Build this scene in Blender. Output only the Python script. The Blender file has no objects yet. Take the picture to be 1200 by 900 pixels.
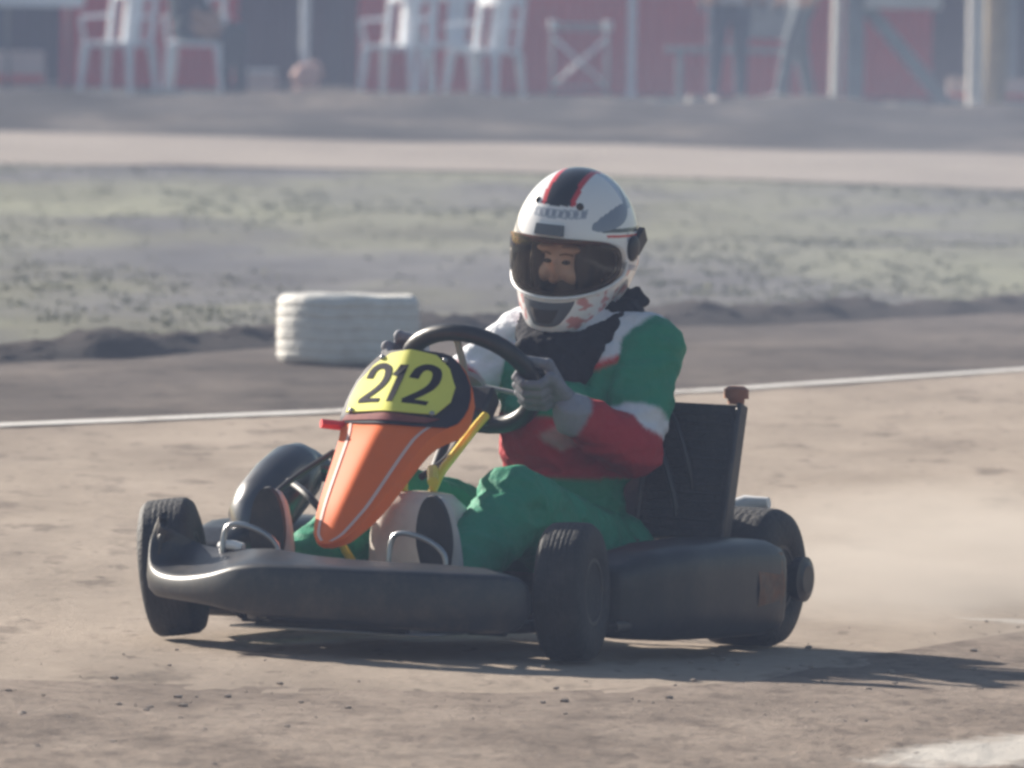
import bpy, bmesh, math, random
from mathutils import Vector, Matrix, noise, Quaternion
random.seed(7)
S = bpy.context.scene
COL = S.collection
PI = math.pi
R = math.radians

# ------------------------------------------------------------------ materials
def srgb(r, g, b):
    f = lambda c: (c/255/12.92) if c/255 <= .04045 else ((c/255+.055)/1.055)**2.4
    return (f(r), f(g), f(b), 1)

def mat(name, col, rough=.6, metal=0, var=.12, vscale=8, bump=0, bscale=40, attr=None, coat=0, spec=.5, col2=None, grime=0, coord='Object'):
    m = bpy.data.materials.new(name); m.use_nodes = True
    nt = m.node_tree; N = nt.nodes; L = nt.links
    p = N['Principled BSDF']
    p.inputs['Roughness'].default_value = rough
    p.inputs['Metallic'].default_value = metal
    p.inputs['Coat Weight'].default_value = coat
    p.inputs['Specular IOR Level'].default_value = spec
    tc = N.new('ShaderNodeTexCoord')
    nz = N.new('ShaderNodeTexNoise'); nz.inputs['Scale'].default_value = vscale; nz.inputs['Detail'].default_value = 6
    nz.inputs['Roughness'].default_value = .65
    L.new(tc.outputs[coord], nz.inputs['Vector'])
    mx = N.new('ShaderNodeMix'); mx.data_type = 'RGBA'
    rmp = N.new('ShaderNodeMapRange'); rmp.inputs[1].default_value = .3; rmp.inputs[2].default_value = .7
    L.new(nz.outputs['Fac'], rmp.inputs[0]); L.new(rmp.outputs[0], mx.inputs['Factor'])
    if attr:
        a = N.new('ShaderNodeAttribute'); a.attribute_name = attr
        dk = N.new('ShaderNodeMix'); dk.data_type = 'RGBA'; dk.blend_type = 'MULTIPLY'
        dk.inputs['Factor'].default_value = 1; v = 1-2*var
        dk.inputs['B'].default_value = (v, v, v, 1)
        L.new(a.outputs['Color'], dk.inputs['A']); L.new(dk.outputs['Result'], mx.inputs['A'])
        L.new(a.outputs['Color'], mx.inputs['B'])
    else:
        mx.inputs['A'].default_value = [c*(1-var) for c in col[:3]]+[1]
        mx.inputs['B'].default_value = (list(col2) if col2 else [min(1, c*(1+var)) for c in col[:3]]+[1])
    out = mx.outputs['Result']
    if grime:
        n2 = N.new('ShaderNodeTexNoise'); n2.inputs['Scale'].default_value = 14; n2.inputs['Detail'].default_value = 8; n2.inputs['Roughness'].default_value = .75
        L.new(tc.outputs[coord], n2.inputs['Vector'])
        r2 = N.new('ShaderNodeMapRange'); r2.inputs[1].default_value = .46; r2.inputs[2].default_value = .72; r2.inputs[4].default_value = grime
        L.new(n2.outputs['Fac'], r2.inputs[0])
        g = N.new('ShaderNodeMix'); g.data_type = 'RGBA'; g.inputs['B'].default_value = (.30, .235, .18, 1)
        L.new(r2.outputs[0], g.inputs['Factor']); L.new(out, g.inputs['A']); out = g.outputs['Result']
    L.new(out, p.inputs['Base Color'])
    if bump:
        n3 = N.new('ShaderNodeTexNoise'); n3.inputs['Scale'].default_value = bscale; n3.inputs['Detail'].default_value = 5
        L.new(tc.outputs[coord], n3.inputs['Vector'])
        b = N.new('ShaderNodeBump'); b.inputs['Strength'].default_value = bump; b.inputs['Distance'].default_value = .01
        L.new(n3.outputs['Fac'], b.inputs['Height']); L.new(b.outputs['Normal'], p.inputs['Normal'])
    return m

def soil(name, stops, sx, sy, detail=9, fine=9., bump=.6, bdist=.02, rough=.95, fine_amt=.35, chalk=None, fleck=None):
    """ground material: large patches stretched across the view mixed with fine grain"""
    m = bpy.data.materials.new(name); m.use_nodes = True
    nt = m.node_tree; N = nt.nodes; L = nt.links; p = N['Principled BSDF']
    p.inputs['Roughness'].default_value = rough; p.inputs['Specular IOR Level'].default_value = .15
    tc = N.new('ShaderNodeTexCoord'); mp = N.new('ShaderNodeMapping'); mp.inputs['Scale'].default_value = (sx, sy, 1)
    L.new(tc.outputs['Object'], mp.inputs['Vector'])
    n1 = N.new('ShaderNodeTexNoise'); n1.inputs['Scale'].default_value = 1; n1.inputs['Detail'].default_value = detail; n1.inputs['Roughness'].default_value = .6
    L.new(mp.outputs[0], n1.inputs['Vector'])
    n2 = N.new('ShaderNodeTexNoise'); n2.inputs['Scale'].default_value = fine; n2.inputs['Detail'].default_value = 8; n2.inputs['Roughness'].default_value = .7
    L.new(tc.outputs['Object'], n2.inputs['Vector'])
    ad = N.new('ShaderNodeMix'); ad.data_type = 'FLOAT'; ad.inputs[0].default_value = fine_amt
    L.new(n1.outputs['Fac'], ad.inputs[2]); L.new(n2.outputs['Fac'], ad.inputs[3])
    cr = N.new('ShaderNodeValToRGB'); e = cr.color_ramp.elements
    while len(e) < len(stops): e.new(.5)
    for i, (pos, c) in enumerate(stops): e[i].position = pos; e[i].color = (*c, 1)
    L.new(ad.outputs[0], cr.inputs[0]); out = cr.outputs[0]
    if fleck:      # darker crumbs and scuffs, sparse and stretched
        for (fx, fy, lo, hi, amt) in fleck:
            m5 = N.new('ShaderNodeMapping'); m5.inputs['Scale'].default_value = (fx, fy, 1); L.new(tc.outputs['Object'], m5.inputs['Vector'])
            n5 = N.new('ShaderNodeTexNoise'); n5.inputs['Scale'].default_value = 1; n5.inputs['Detail'].default_value = 5; n5.inputs['Roughness'].default_value = .6
            L.new(m5.outputs[0], n5.inputs['Vector'])
            r5 = N.new('ShaderNodeMapRange'); r5.inputs[1].default_value = lo; r5.inputs[2].default_value = hi; r5.inputs[4].default_value = amt
            L.new(n5.outputs['Fac'], r5.inputs[0])
            x5 = N.new('ShaderNodeMix'); x5.data_type = 'RGBA'; x5.blend_type = 'MULTIPLY'; x5.inputs['B'].default_value = (.36, .34, .34, 1)
            L.new(r5.outputs[0], x5.inputs['Factor']); L.new(out, x5.inputs['A']); out = x5.outputs['Result']
    if chalk:      # a worn chalk line: |a*x + b*y - c| < w, broken up by noise
        a, b_, c, w, x0, x1 = chalk
        sp = N.new('ShaderNodeSeparateXYZ'); L.new(tc.outputs['Object'], sp.inputs[0])
        def mth(op, u, v=None, clamp=False):
            q = N.new('ShaderNodeMath'); q.operation = op; q.use_clamp = clamp
            for i, t in enumerate((u, v)):
                if t is None: continue
                if isinstance(t, (int, float)): q.inputs[i].default_value = t
                else: L.new(t, q.inputs[i])
            return q.outputs[0]
        n4 = N.new('ShaderNodeTexNoise'); n4.inputs['Scale'].default_value = 6; n4.inputs['Detail'].default_value = 7; n4.inputs['Roughness'].default_value = .7
        L.new(tc.outputs['Object'], n4.inputs['Vector'])
        dd = mth('ABSOLUTE', mth('SUBTRACT', mth('ADD', mth('MULTIPLY', sp.outputs[0], a), mth('MULTIPLY', sp.outputs[1], b_)), c))
        k = mth('SUBTRACT', 1.0, mth('DIVIDE', dd, w), True)
        k = mth('MULTIPLY', k, mth('MULTIPLY', mth('SUBTRACT', sp.outputs[0], x0), 3.0, True))
        k = mth('MULTIPLY', mth('SUBTRACT', mth('ADD', k, n4.outputs['Fac']), .72), 3.2, True)
        k = mth('MULTIPLY', k, mth('MULTIPLY', mth('SUBTRACT', sp.outputs[0], x0-.3), 4.0, True))
        mx = N.new('ShaderNodeMix'); mx.data_type = 'RGBA'; mx.inputs['B'].default_value = (.60, .57, .53, 1)
        L.new(mth('MULTIPLY', k, mth('MULTIPLY', mth('SUBTRACT', x1, dd), 1.0, True) if False else .85), mx.inputs['Factor']); L.new(out, mx.inputs['A']); out = mx.outputs['Result']
    L.new(out, p.inputs['Base Color'])
    b = N.new('ShaderNodeBump'); b.inputs['Strength'].default_value = bump; b.inputs['Distance'].default_value = bdist
    L.new(n2.outputs['Fac'], b.inputs['Height']); L.new(b.outputs['Normal'], p.inputs['Normal'])
    return m

M = {}
M['blk'] = mat('black_plastic', (.010, .013, .019), .42, grime=.08, bump=.04, bscale=60)
M['bump'] = mat('bumper_plastic', (.016, .020, .028), .40, grime=.15, bump=.03, bscale=30)
M['rub'] = mat('tyre_rubber', (.012, .013, .016), .72, grime=.10, bump=.4, bscale=90)
M['frame'] = mat('frame_paint', (.03, .03, .035), .45, grime=.2)
M['steel'] = mat('bare_steel', (.35, .36, .38), .32, metal=.8, grime=.2)
M['rimdark'] = mat('dusty_rim', (.05, .052, .058), .5, metal=.5, grime=.25)
M['alu'] = mat('cast_aluminium', (.4, .4, .41), .4, metal=.7, grime=.25)
M['silencer'] = mat('silencer_metal', (.10, .105, .115), .27, metal=.75, grime=.2)
M['orange'] = mat('orange_plastic', (.86, .15, .015), .5, var=.06, grime=.07, spec=.3)
M['panelblk'] = mat('dark_panel_film', (.018, .018, .03), .6, grime=.08, spec=.2)
M['maroon'] = mat('maroon_film', (.22, .03, .09), .6, var=.5, vscale=9, col2=(.30, .10, .06, 1), spec=.2)
M['yellow'] = mat('yellow_plate', (.76, .74, .13), .62, var=.05, grime=.05, spec=.2)
M['digit'] = mat('digit_black', (.012, .010, .018), .8, spec=.15)
M['stripe'] = mat('pale_stripe', (.72, .48, .42), .5)
M['yel2'] = mat('yellow_hose', (.72, .60, .03), .4, grime=.15)
M['seat'] = mat('seat_shell', (.05, .058, .062), .4, grime=.35)
M['core'] = mat('radiator_core', (.014, .016, .02), .6, grime=.12, bump=.5, bscale=120)
M['tank'] = mat('milky_plastic', (.62, .56, .50), .5, grime=.25)
M['rust'] = mat('worn_sticker', (.36, .13, .04), .7, var=.3, vscale=26, col2=(.10, .07, .05, 1), grime=.5)
M['orbr'] = mat('brown_cap', (.28, .10, .05), .6, grime=.2)
M['hosegrey'] = mat('grey_plastic', (.3, .31, .32), .45, grime=.2)
M['white'] = mat('white_plastic', (.75, .76, .78), .4, grime=.15)
M['whitep'] = mat('white_chair_plastic', (.80, .83, .88), .45, grime=.1)
M['suit'] = mat('suit_cloth', (1, 1, 1), .7, attr='paint', var=.10, vscale=12, bump=.5, bscale=45, spec=.25, grime=.07)
M['helmet'] = mat('helmet_paint', (1, 1, 1), .22, attr='paint', var=.02, vscale=10, coat=.5)
M['glove'] = mat('glove_cloth', (.19, .20, .235), .75, var=.25, vscale=30, bump=.3, grime=.15)
M['glove_dark'] = mat('glove_palm', (.05, .05, .06), .8)
M['scarf'] = mat('black_knit', (.016, .017, .024), .9, bump=.5, bscale=70, spec=.2)
M['skin'] = mat('skin', (.62, .42, .33), .45, var=.05)
M['shoe'] = mat('shoe_leather', (.46, .45, .45), .6, grime=.05)
M['sole'] = mat('shoe_sole', (.02, .022, .026), .7, grime=.12)
M['greyvent'] = mat('grey_vent', (.10, .11, .13), .5)
M['padding'] = mat('helmet_lining', (.06, .05, .048), .9)
M['red_sheet'] = mat('red_sheeting', (.62, .035, .045), .6, var=.2, vscale=1.5, grime=.12)
M['dark_back'] = mat('dark_tarpaulin', (.035, .055, .06), .8, var=.4, vscale=1.2)
M['postw'] = mat('white_painted_wood', (.80, .76, .70), .6, grime=.25)
M['postg'] = mat('grey_wood', (.24, .28, .30), .8, var=.2)
M['wood'] = mat('weathered_wood', (.30, .24, .15), .85, var=.25, bump=.5)
M['jeans'] = mat('denim', (.035, .07, .13), .85, attr=None, var=.3, vscale=6)
M['barrier'] = mat('red_barrier_plastic', (.62, .07, .05), .5, grime=.15)
M['barrierw'] = mat('pale_barrier_plastic', (.55, .42, .38), .5, grime=.2)
M['people'] = mat('people_cloth', (1, 1, 1), .8, attr='paint', var=.12, vscale=9)
M['tyrewhite'] = mat('whitewashed_rubber', (.66, .65, .62), .8, var=.05, vscale=5, grime=.4, bump=.6, bscale=40)
M['stone'] = mat('pale_stone', (.42, .39, .35), .9, var=.2)

# visor: smoky see-through plastic
vm = bpy.data.materials.new('visor_plastic'); vm.use_nodes = True
_n = vm.node_tree.nodes; _l = vm.node_tree.links
_n.remove(_n['Principled BSDF'])
_t = _n.new('ShaderNodeBsdfTransparent'); _t.inputs[0].default_value = (.90, .86, .82, 1)
_g = _n.new('ShaderNodeBsdfGlossy'); _g.inputs['Roughness'].default_value = .06
_f = _n.new('ShaderNodeFresnel'); _f.inputs[0].default_value = 1.5
_m = _n.new('ShaderNodeMixShader')
_l.new(_f.outputs[0], _m.inputs[0]); _l.new(_t.outputs[0], _m.inputs[1]); _l.new(_g.outputs[0], _m.inputs[2])
_l.new(_m.outputs[0], _n['Material Output'].inputs[0]); M['visor'] = vm
vt = vm.copy(); vt.name = 'visor_tint_strip'
for n in vt.node_tree.nodes:
    if n.type == 'BSDF_TRANSPARENT': n.inputs[0].default_value = (.80, .36, .34, 1)
M['tint'] = vt

# ------------------------------------------------------------------ helpers
def tag(o, label=None, cat=None, group=None, kind=None):
    if label: o['label'] = label
    if cat: o['category'] = cat
    if group: o['group'] = group
    if kind: o['kind'] = kind
    return o

def link(name, me, mats, parent=None, smooth=True):
    o = bpy.data.objects.new(name, me); COL.objects.link(o)
    for m in (mats if isinstance(mats, (list, tuple)) else [mats]): me.materials.append(m)
    if smooth:
        for p in me.polygons: p.use_smooth = True
    if parent: o.parent = parent
    return o

def obj(name, bm, mats, parent=None, smooth=True, off=None, bevel=0, sharp=35):
    bmesh.ops.recalc_face_normals(bm, faces=bm.faces)
    me = bpy.data.meshes.new(name); 
    if off: bmesh.ops.translate(bm, verts=bm.verts, vec=-Vector(off))
    if smooth and sharp < 180:
        for e in bm.edges:
            if len(e.link_faces) == 2 and e.calc_face_angle(0) > R(sharp): e.smooth = False
    bm.to_mesh(me); bm.free()
    o = link(name, me, mats, parent, smooth)
    if bevel:
        b = o.modifiers.new('bevel', 'BEVEL'); b.width = bevel; b.segments = 2; b.limit_method = 'ANGLE'; b.angle_limit = R(40)
    return o

def empty(name, loc, rz=0):
    o = bpy.data.objects.new(name, None); COL.objects.link(o); o.location = loc; o.rotation_euler = (0, 0, rz); o.empty_display_size = .1
    return o

def copy_tree(o, parent=None):
    c = o.copy(); COL.objects.link(c)
    if parent: c.parent = parent
    for ch in [x for x in bpy.data.objects if x.parent == o]: copy_tree(ch, c)
    return c

def new(): return bmesh.new()

def box(bm, c, s, rot=None, mi=0):
    vs = []
    for x in (-.5, .5):
        for y in (-.5, .5):
            for z in (-.5, .5):
                v = Vector((x*s[0], y*s[1], z*s[2]))
                if rot: v = rot @ v
                vs.append(bm.verts.new(v+Vector(c)))
    for f in ((0, 1, 3, 2), (4, 6, 7, 5), (0, 4, 5, 1), (2, 3, 7, 6), (0, 2, 6, 4), (1, 5, 7, 3)):
        bm.faces.new([vs[i] for i in f]).material_index = mi

def frame(d):
    d = Vector(d).normalized(); u = Vector((0, 0, 1)) if abs(d.z) < .9 else Vector((1, 0, 0))
    a = d.cross(u).normalized(); return a, d.cross(a).normalized()

def loft(bm, rings, caps=True, closed=False, mi=0):
    R_ = [[bm.verts.new(p) for p in r] for r in rings]
    n = len(rings[0]); m = len(R_)
    for i in range(m if closed else m-1):
        a = R_[i]; b = R_[(i+1) % m]
        for j in range(n):
            bm.faces.new((a[j], a[(j+1) % n], b[(j+1) % n], b[j])).material_index = mi
    if caps and not closed:
        bm.faces.new(R_[0][::-1]).material_index = mi; bm.faces.new(R_[-1]).material_index = mi
    return R_

def catmull(pts, n=6, closed=False):
    P = [Vector(p) for p in pts]; out = []
    L = len(P)
    for i in range(L if closed else L-1):
        g = lambda k: P[k % L] if closed else P[max(0, min(L-1, k))]
        p0, p1, p2, p3 = g(i-1), g(i), g(i+1), g(i+2)
        for k in range(n):
            t = k/n
            out.append(.5*((2*p1)+(p2-p0)*t+(2*p0-5*p1+4*p2-p3)*t*t+(3*p1-p0-3*p2+p3)*t**3))
    if not closed: out.append(P[-1])
    return out

def tube(bm, pts, r, seg=10, closed=False, smooth=0, mi=0, sq=1):
    P = catmull(pts, smooth, closed) if smooth else [Vector(p) for p in pts]
    n = len(P); rings = []
    a = None
    for i, p in enumerate(P):
        if closed: d = P[(i+1) % n]-P[i-1]
        else: d = P[min(n-1, i+1)]-P[max(0, i-1)]
        d.normalize()
        if a is None: a, b = frame(d)
        else:
            a = (a-d*a.dot(d)).normalized(); b = d.cross(a)
        rr = r[i] if isinstance(r, (list, tuple)) and len(r) == n else (r if not isinstance(r, (list, tuple)) else r[0]+(r[1]-r[0])*i/(n-1))
        rings.append([p+rr*(math.cos(2*PI*k/seg)*a+sq*math.sin(2*PI*k/seg)*b) for k in range(seg)])
    loft(bm, rings, closed=closed, mi=mi)

def capsule(bm, p0, p1, r0, r1, seg=14, hs=5):
    p0 = Vector(p0); p1 = Vector(p1); d = (p1-p0)
    L = d.length; d = d.normalized() if L > 1e-6 else Vector((0, 0, 1)); a, b = frame(d); rings = []
    prof = []
    for i in range(1, hs+1):
        t = PI/2*i/hs; prof.append((-r0*math.cos(t), r0*math.sin(t)))
    for i in range(hs):
        t = PI/2*i/hs; prof.append((L+r1*math.sin(t), r1*math.cos(t)))
    rings = [[p0+d*h+rr*(math.cos(2*PI*k/seg)*a+math.sin(2*PI*k/seg)*b) for k in range(seg)] for h, rr in prof]
    V = loft(bm, rings, caps=False)
    for ring, tip in ((V[0], p0-d*r0), (V[-1], p1+d*r1)):
        t = bm.verts.new(tip)
        for k in range(seg): bm.faces.new((ring[k], ring[(k+1) % seg], t))

def ellipsoid(bm, c, s, rot=None, u=20, v=12):
    r = bmesh.ops.create_uvsphere(bm, u_segments=u, v_segments=v, radius=1)
    mt = Matrix.Translation(c) @ (rot.to_4x4() if rot else Matrix.Identity(4)) @ Matrix.Diagonal((*s, 1))
    bmesh.ops.transform(bm, matrix=mt, verts=r['verts'])

def fuse(bm, voxel, smooth=6, fac=.5):
    """voxel-union of overlapping closed pieces -> one continuous mesh"""
    bmesh.ops.recalc_face_normals(bm, faces=bm.faces)
    me = bpy.data.meshes.new('tmp'); bm.to_mesh(me); bm.free()
    o = bpy.data.objects.new('tmp', me); COL.objects.link(o)
    r = o.modifiers.new('r', 'REMESH'); r.mode = 'VOXEL'; r.voxel_size = voxel; r.adaptivity = 0
    s = o.modifiers.new('s', 'SMOOTH'); s.factor = fac; s.iterations = smooth
    dg = bpy.context.evaluated_depsgraph_get(); dg.update()
    m2 = bpy.data.meshes.new_from_object(o.evaluated_get(dg))
    bpy.data.objects.remove(o); bpy.data.meshes.remove(me)
    return m2

def lathe(bm, prof, axis='y', seg=36, c=(0, 0, 0), mi=0):
    rings = []
    for k in range(seg):
        t = 2*PI*k/seg; cs, sn = math.cos(t), math.sin(t)
        ring = []
        for h, r in prof:
            if axis == 'y': p = Vector((r*cs, h, r*sn))
            elif axis == 'z': p = Vector((r*cs, r*sn, h))
            else: p = Vector((h, r*cs, r*sn))
            ring.append(p+Vector(c))
        rings.append(ring)
    V = [[bm.verts.new(p) for p in r] for r in rings]
    for k in range(seg):
        a, b = V[k], V[(k+1) % seg]
        for j in range(len(prof)-1):
            bm.faces.new((a[j], a[j+1], b[j+1], b[j])).material_index = mi
    for j in (0, len(prof)-1):
        if prof[j][1] > 1e-4: bm.faces.new([V[k][j] for k in range(seg)]).material_index = mi

def paint(me, fn, name='paint', soft=1):
    at = me.color_attributes.new(name, 'FLOAT_COLOR', 'POINT')
    C = [fn(v.co)[:3] for v in me.vertices]
    for _ in range(soft):
        A = [[c[0], c[1], c[2], 1] for c in C]
        for e in me.edges:
            i, j = e.vertices
            for x, y in ((i, j), (j, i)):
                q = A[x]; c = C[y]; q[0] += c[0]; q[1] += c[1]; q[2] += c[2]; q[3] += 1
        C = [(q[0]/q[3], q[1]/q[3], q[2]/q[3]) for q in A]
    flat = []
    for c in C: flat += [c[0], c[1], c[2], 1]
    at.data.foreach_set('color', flat)

def fbm(p, oct=4):
    return noise.fractal(p, 1.0, 2.0, oct)

# ------------------------------------------------------------------ camera, light, world
FPX = 15680.; PITCH = math.atan(546/FPX); ROLL = .015
cam = bpy.data.cameras.new('camera'); co = bpy.data.objects.new('camera', cam); COL.objects.link(co)
cam.sensor_width = 36; cam.lens = 36*FPX/1200; cam.clip_start = .5; cam.clip_end = 2000
fwd = Vector((0, math.cos(PITCH), -math.sin(PITCH))); up = Vector((0, math.sin(PITCH), math.cos(PITCH))); rt = Vector((1, 0, 0))
rr = rt*math.cos(ROLL)+up*math.sin(ROLL); uu = -rt*math.sin(ROLL)+up*math.cos(ROLL)
co.matrix_world = Matrix(((rr.x, uu.x, -fwd.x, 0), (rr.y, uu.y, -fwd.y, 0), (rr.z, uu.z, -fwd.z, 1.53), (0, 0, 0, 1)))
cam.dof.use_dof = True; cam.dof.focus_distance = 28.2; cam.dof.aperture_fstop = 14
S.camera = co

SUN_EL = R(25); SUN_AZ_LEFT = R(43)     # sun stands to the left and behind the scene
sd = Vector((-math.cos(SUN_AZ_LEFT)*math.cos(SUN_EL), math.sin(SUN_AZ_LEFT)*math.cos(SUN_EL), math.sin(SUN_EL)))
sun = bpy.data.lights.new('sun', 'SUN'); sun.energy = 5.0; sun.angle = R(.6); sun.color = (1, .91, .79)
so = bpy.data.objects.new('sun', sun); COL.objects.link(so); so.rotation_euler = sd.to_track_quat('Z', 'Y').to_euler(); so.location = (0, 20, 30)
W = bpy.data.worlds.new('World'); S.world = W; W.use_nodes = True
wn = W.node_tree.nodes; wl = W.node_tree.links
sky = wn.new('ShaderNodeTexSky'); sky.sky_type = 'NISHITA'; sky.sun_disc = False
sky.sun_elevation = SUN_EL; sky.sun_rotation = math.atan2(sd.x, sd.y); sky.dust_density = 1.0; sky.air_density = 1.3
wl.new(sky.outputs[0], wn['Background'].inputs[0]); wn['Background'].inputs[1].default_value = .05
S.view_settings.view_transform = 'Standard'; S.view_settings.look = 'None'; S.view_settings.gamma = 1; S.view_settings.use_curve_mapping = False
S.view_settings.exposure = 1.14
S.cycles.filter_width = 3.0
S.cycles.volume_bounces = 0

# ------------------------------------------------------------------ terrain
g = new(); n = 60
ext = 300
V = [[g.verts.new((-ext+2*ext*i/n, -20+ (ext*2)*j/n, -.11)) for i in range(n+1)] for j in range(n+1)]
for j in range(n):
    for i in range(n): g.faces.new((V[j][i], V[j][i+1], V[j+1][i+1], V[j+1][i]))
M['ground'] = soil('ground_soil', [(.3, (.07, .065, .06)), (.5, (.11, .10, .09)), (.7, (.16, .14, .12))], .5, .12)
tag(obj('ground', g, M['ground']), kind='structure')

def poly_at(P, x):
    for (x0, y0), (x1, y1) in zip(P, P[1:]):
        if x <= x1 or (x1, y1) == P[-1]:
            t = (x-x0)/(x1-x0); return y0+t*(y1-y0)
EDGE = [(-40, 4), (-14, 22), (-6, 33.4), (-1.51, 39.45), (-.57, 40.91), (.72, 43.45), (1.75, 45.79), (8, 58), (40, 120)]     # white line
GEDGE = [(-40, 10), (-14, 28), (-6, 38.6), (-1.73, 45.27), (-.85, 47.5), (.64, 50.7), (1.97, 53), (8, 62), (40, 125)]     # grass edge
FNEAR = [(-60, 96), (-12, 82), (-3.06, 79.5), (0, 78.9), (2.88, 76.2), (12, 68), (60, 60)]
FFAR = [(-60, 106), (-12, 92), (-3.49, 90.6), (0, 89.6), (3.35, 88.2), (12, 84), (60, 72)]

def bank(x, y):
    k = max(0, min(1, (39-y)/9)); k = k*k*(3-2*k)
    return -.019*max(-4, min(4, x+.288))*k
def sheet(name, xs, f0, f1, ny, z, mt, disp=None, kind='structure'):
    b = new(); G = []
    for x in xs:
        y0, y1 = f0(x), f1(x); col = []
        for j in range(ny+1):
            y = y0+(y1-y0)*j/ny
            h = z+bank(x, y)+(disp(x, y, j/ny) if disp else 0)
            col.append(b.verts.new((x, y, h)))
        G.append(col)
    for i in range(len(xs)-1):
        for j in range(ny): b.faces.new((G[i][j], G[i+1][j], G[i+1][j+1], G[i][j+1]))
    return tag(obj(name, b, mt, sharp=180), kind=kind)

def lin(a, b, n): return [a+(b-a)*i/n for i in range(n+1)]

# race track surface: packed tan dirt
M['track'] = soil('packed_dirt', [(.28, (.21, .165, .135)), (.45, (.32, .262, .212)), (.6, (.39, .322, .265)), (.78, (.435, .362, .30))], 2.2, .55, fine=26, bump=.7, bdist=.012, fine_amt=.4, chalk=(.55, 1, 30.42, .22, .9, 0), fleck=[(5, 1.3, .57, .66, .60), (1.1, .26, .48, .66, .38), (16, 4, .60, .68, .6)])
M['loose'] = soil('loose_dirt', [(.30, (.18, .145, .12)), (.47, (.26, .208, .172)), (.6, (.33, .27, .225)), (.75, (.39, .325, .275))], 3.5, 1.3, fine=18, bump=1, bdist=.02, fine_amt=.5, chalk=(-1.75, 1, 23.28, .62, .55, 0), fleck=[(9, 3.5, .52, .66, .55), (2.0, .7, .42, .65, .55), (28, 9, .56, .66, .5)])
xs = lin(-14, -3, 24)[:-1]+lin(-3, 3, 100)[:-1]+lin(3, 14, 24)
def trackd(x, y, t):
    return .004+.003*fbm(Vector((x*2.5, y*1.2, 0)), 3)+.003*fbm(Vector((x*12, y*8, 3)), 3)
sheet('race_track', xs, lambda x: 12, lambda x: max(14, poly_at(EDGE, x)), 220, .004, M['track'], trackd)
# loose crumbly shoulder in the foreground (inner edge of the corner)
def shoulder_far(x):
    return poly_at([(-14, 25.2), (-1.02, 26.2), (0, 26.3), (.5, 27.0), (.75, 28.1), (1.12, 29.3), (3, 33), (14, 42)], x)
def shd(x, y, t):
    e = max(0, min(1, (1-t)*3.2))
    h = fbm(Vector((x*9, y*5, 1)), 4); k = fbm(Vector((x*30, y*16, 7)), 3)
    return .006+e*(.002+.005*h+.006*max(0, k-.1))-(1-e)*.004
sheet('track_shoulder', lin(-6, -1.3, 30)[:-1]+lin(-1.3, 1.5, 300)[:-1]+lin(1.5, 6, 50), lambda x: 18, shoulder_far, 300, .008, M['loose'], shd)
# clods lying on it
M['clod'] = mat('dirt_clod', (.28, .232, .20), .95, var=.35, vscale=9, coord='Generated')
cl = new()
for i in range(420):
    x = random.uniform(-1.6, 1.9); yf = shoulder_far(x)
    y = random.uniform(23.5, yf+.25) if random.random() < .85 else random.uniform(yf, yf+1.2)
    s = random.choice((.002, .002, .003, .003, .004, .006))*random.uniform(.7, 1.2)
    r = bmesh.ops.create_icosphere(cl, subdivisions=1, radius=s)
    for v in r['verts']:
        v.co = Vector((v.co.x*1.4, v.co.y*1.2, v.co.z*.65))*(1+.35*noise.noise(v.co*160+Vector((i, 0, 0)))) + Vector((x, y, .012+bank(x, y)+s*.3))
tag(obj('dirt_clods', cl, M['clod'], smooth=False), 'small crumbs of dry dirt scattered over the near track shoulder', 'dirt clods', kind='stuff')

# chalk lines
M['chalk'] = soil('chalk_line', [(.36, (.40, .34, .29)), (.46, (.66, .63, .6)), (.7, (.78, .77, .75))], 3, 1.0, fine=14, bump=.3, fine_amt=.45)
def line_w(x): return .36
sheet('track_line', lin(-8, 9, 240), lambda x: poly_at(EDGE, x)-.13-.05*noise.noise(Vector((x*3, 0, 0))), lambda x: poly_at(EDGE, x)+.12, 3, .014, M['chalk'])

# dark run-off strip between line and field
M['runoff'] = soil('dark_runoff_dirt', [(.3, (.07, .058, .054)), (.48, (.12, .10, .09)), (.62, (.18, .15, .13)), (.8, (.25, .21, .18))], 1.2, .35, fine=10, bump=.9, bdist=.03, fine_amt=.35, fleck=[(1.0, .5, .47, .60, .55), (5, 1.6, .55, .66, .6)])
sheet('runoff_strip', lin(-20, 20, 240), lambda x: poly_at(EDGE, x)+.12, lambda x: poly_at(GEDGE, x)+.8, 50, .006,
      M['runoff'], lambda x, y, t: .02*fbm(Vector((x*1.2, y*.5, 5)), 3)*min(1, t*4)*min(1, (1-t)*4)+.004)
# ragged dirt bank pushed up along the field
M['bank'] = soil('dug_earth', [(.3, (.03, .026, .026)), (.5, (.06, .05, .047)), (.72, (.11, .09, .08))], 3, 2, fine=12, bump=1, bdist=.04)
def bankd(x, y, t):
    k = math.sin(PI*t)
    hh = .085 if x < -.6 else .07
    return k*(hh*(.75+.6*fbm(Vector((x*2.2, y*.9, 0)), 4))+.03*max(0, fbm(Vector((x*9, y*6, 4)), 3)))
sheet('dirt_bank', lin(-9, 9, 420), lambda x: poly_at(GEDGE, x)-.55, lambda x: poly_at(GEDGE, x)+.65, 26, .006, M['bank'], bankd)

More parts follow.
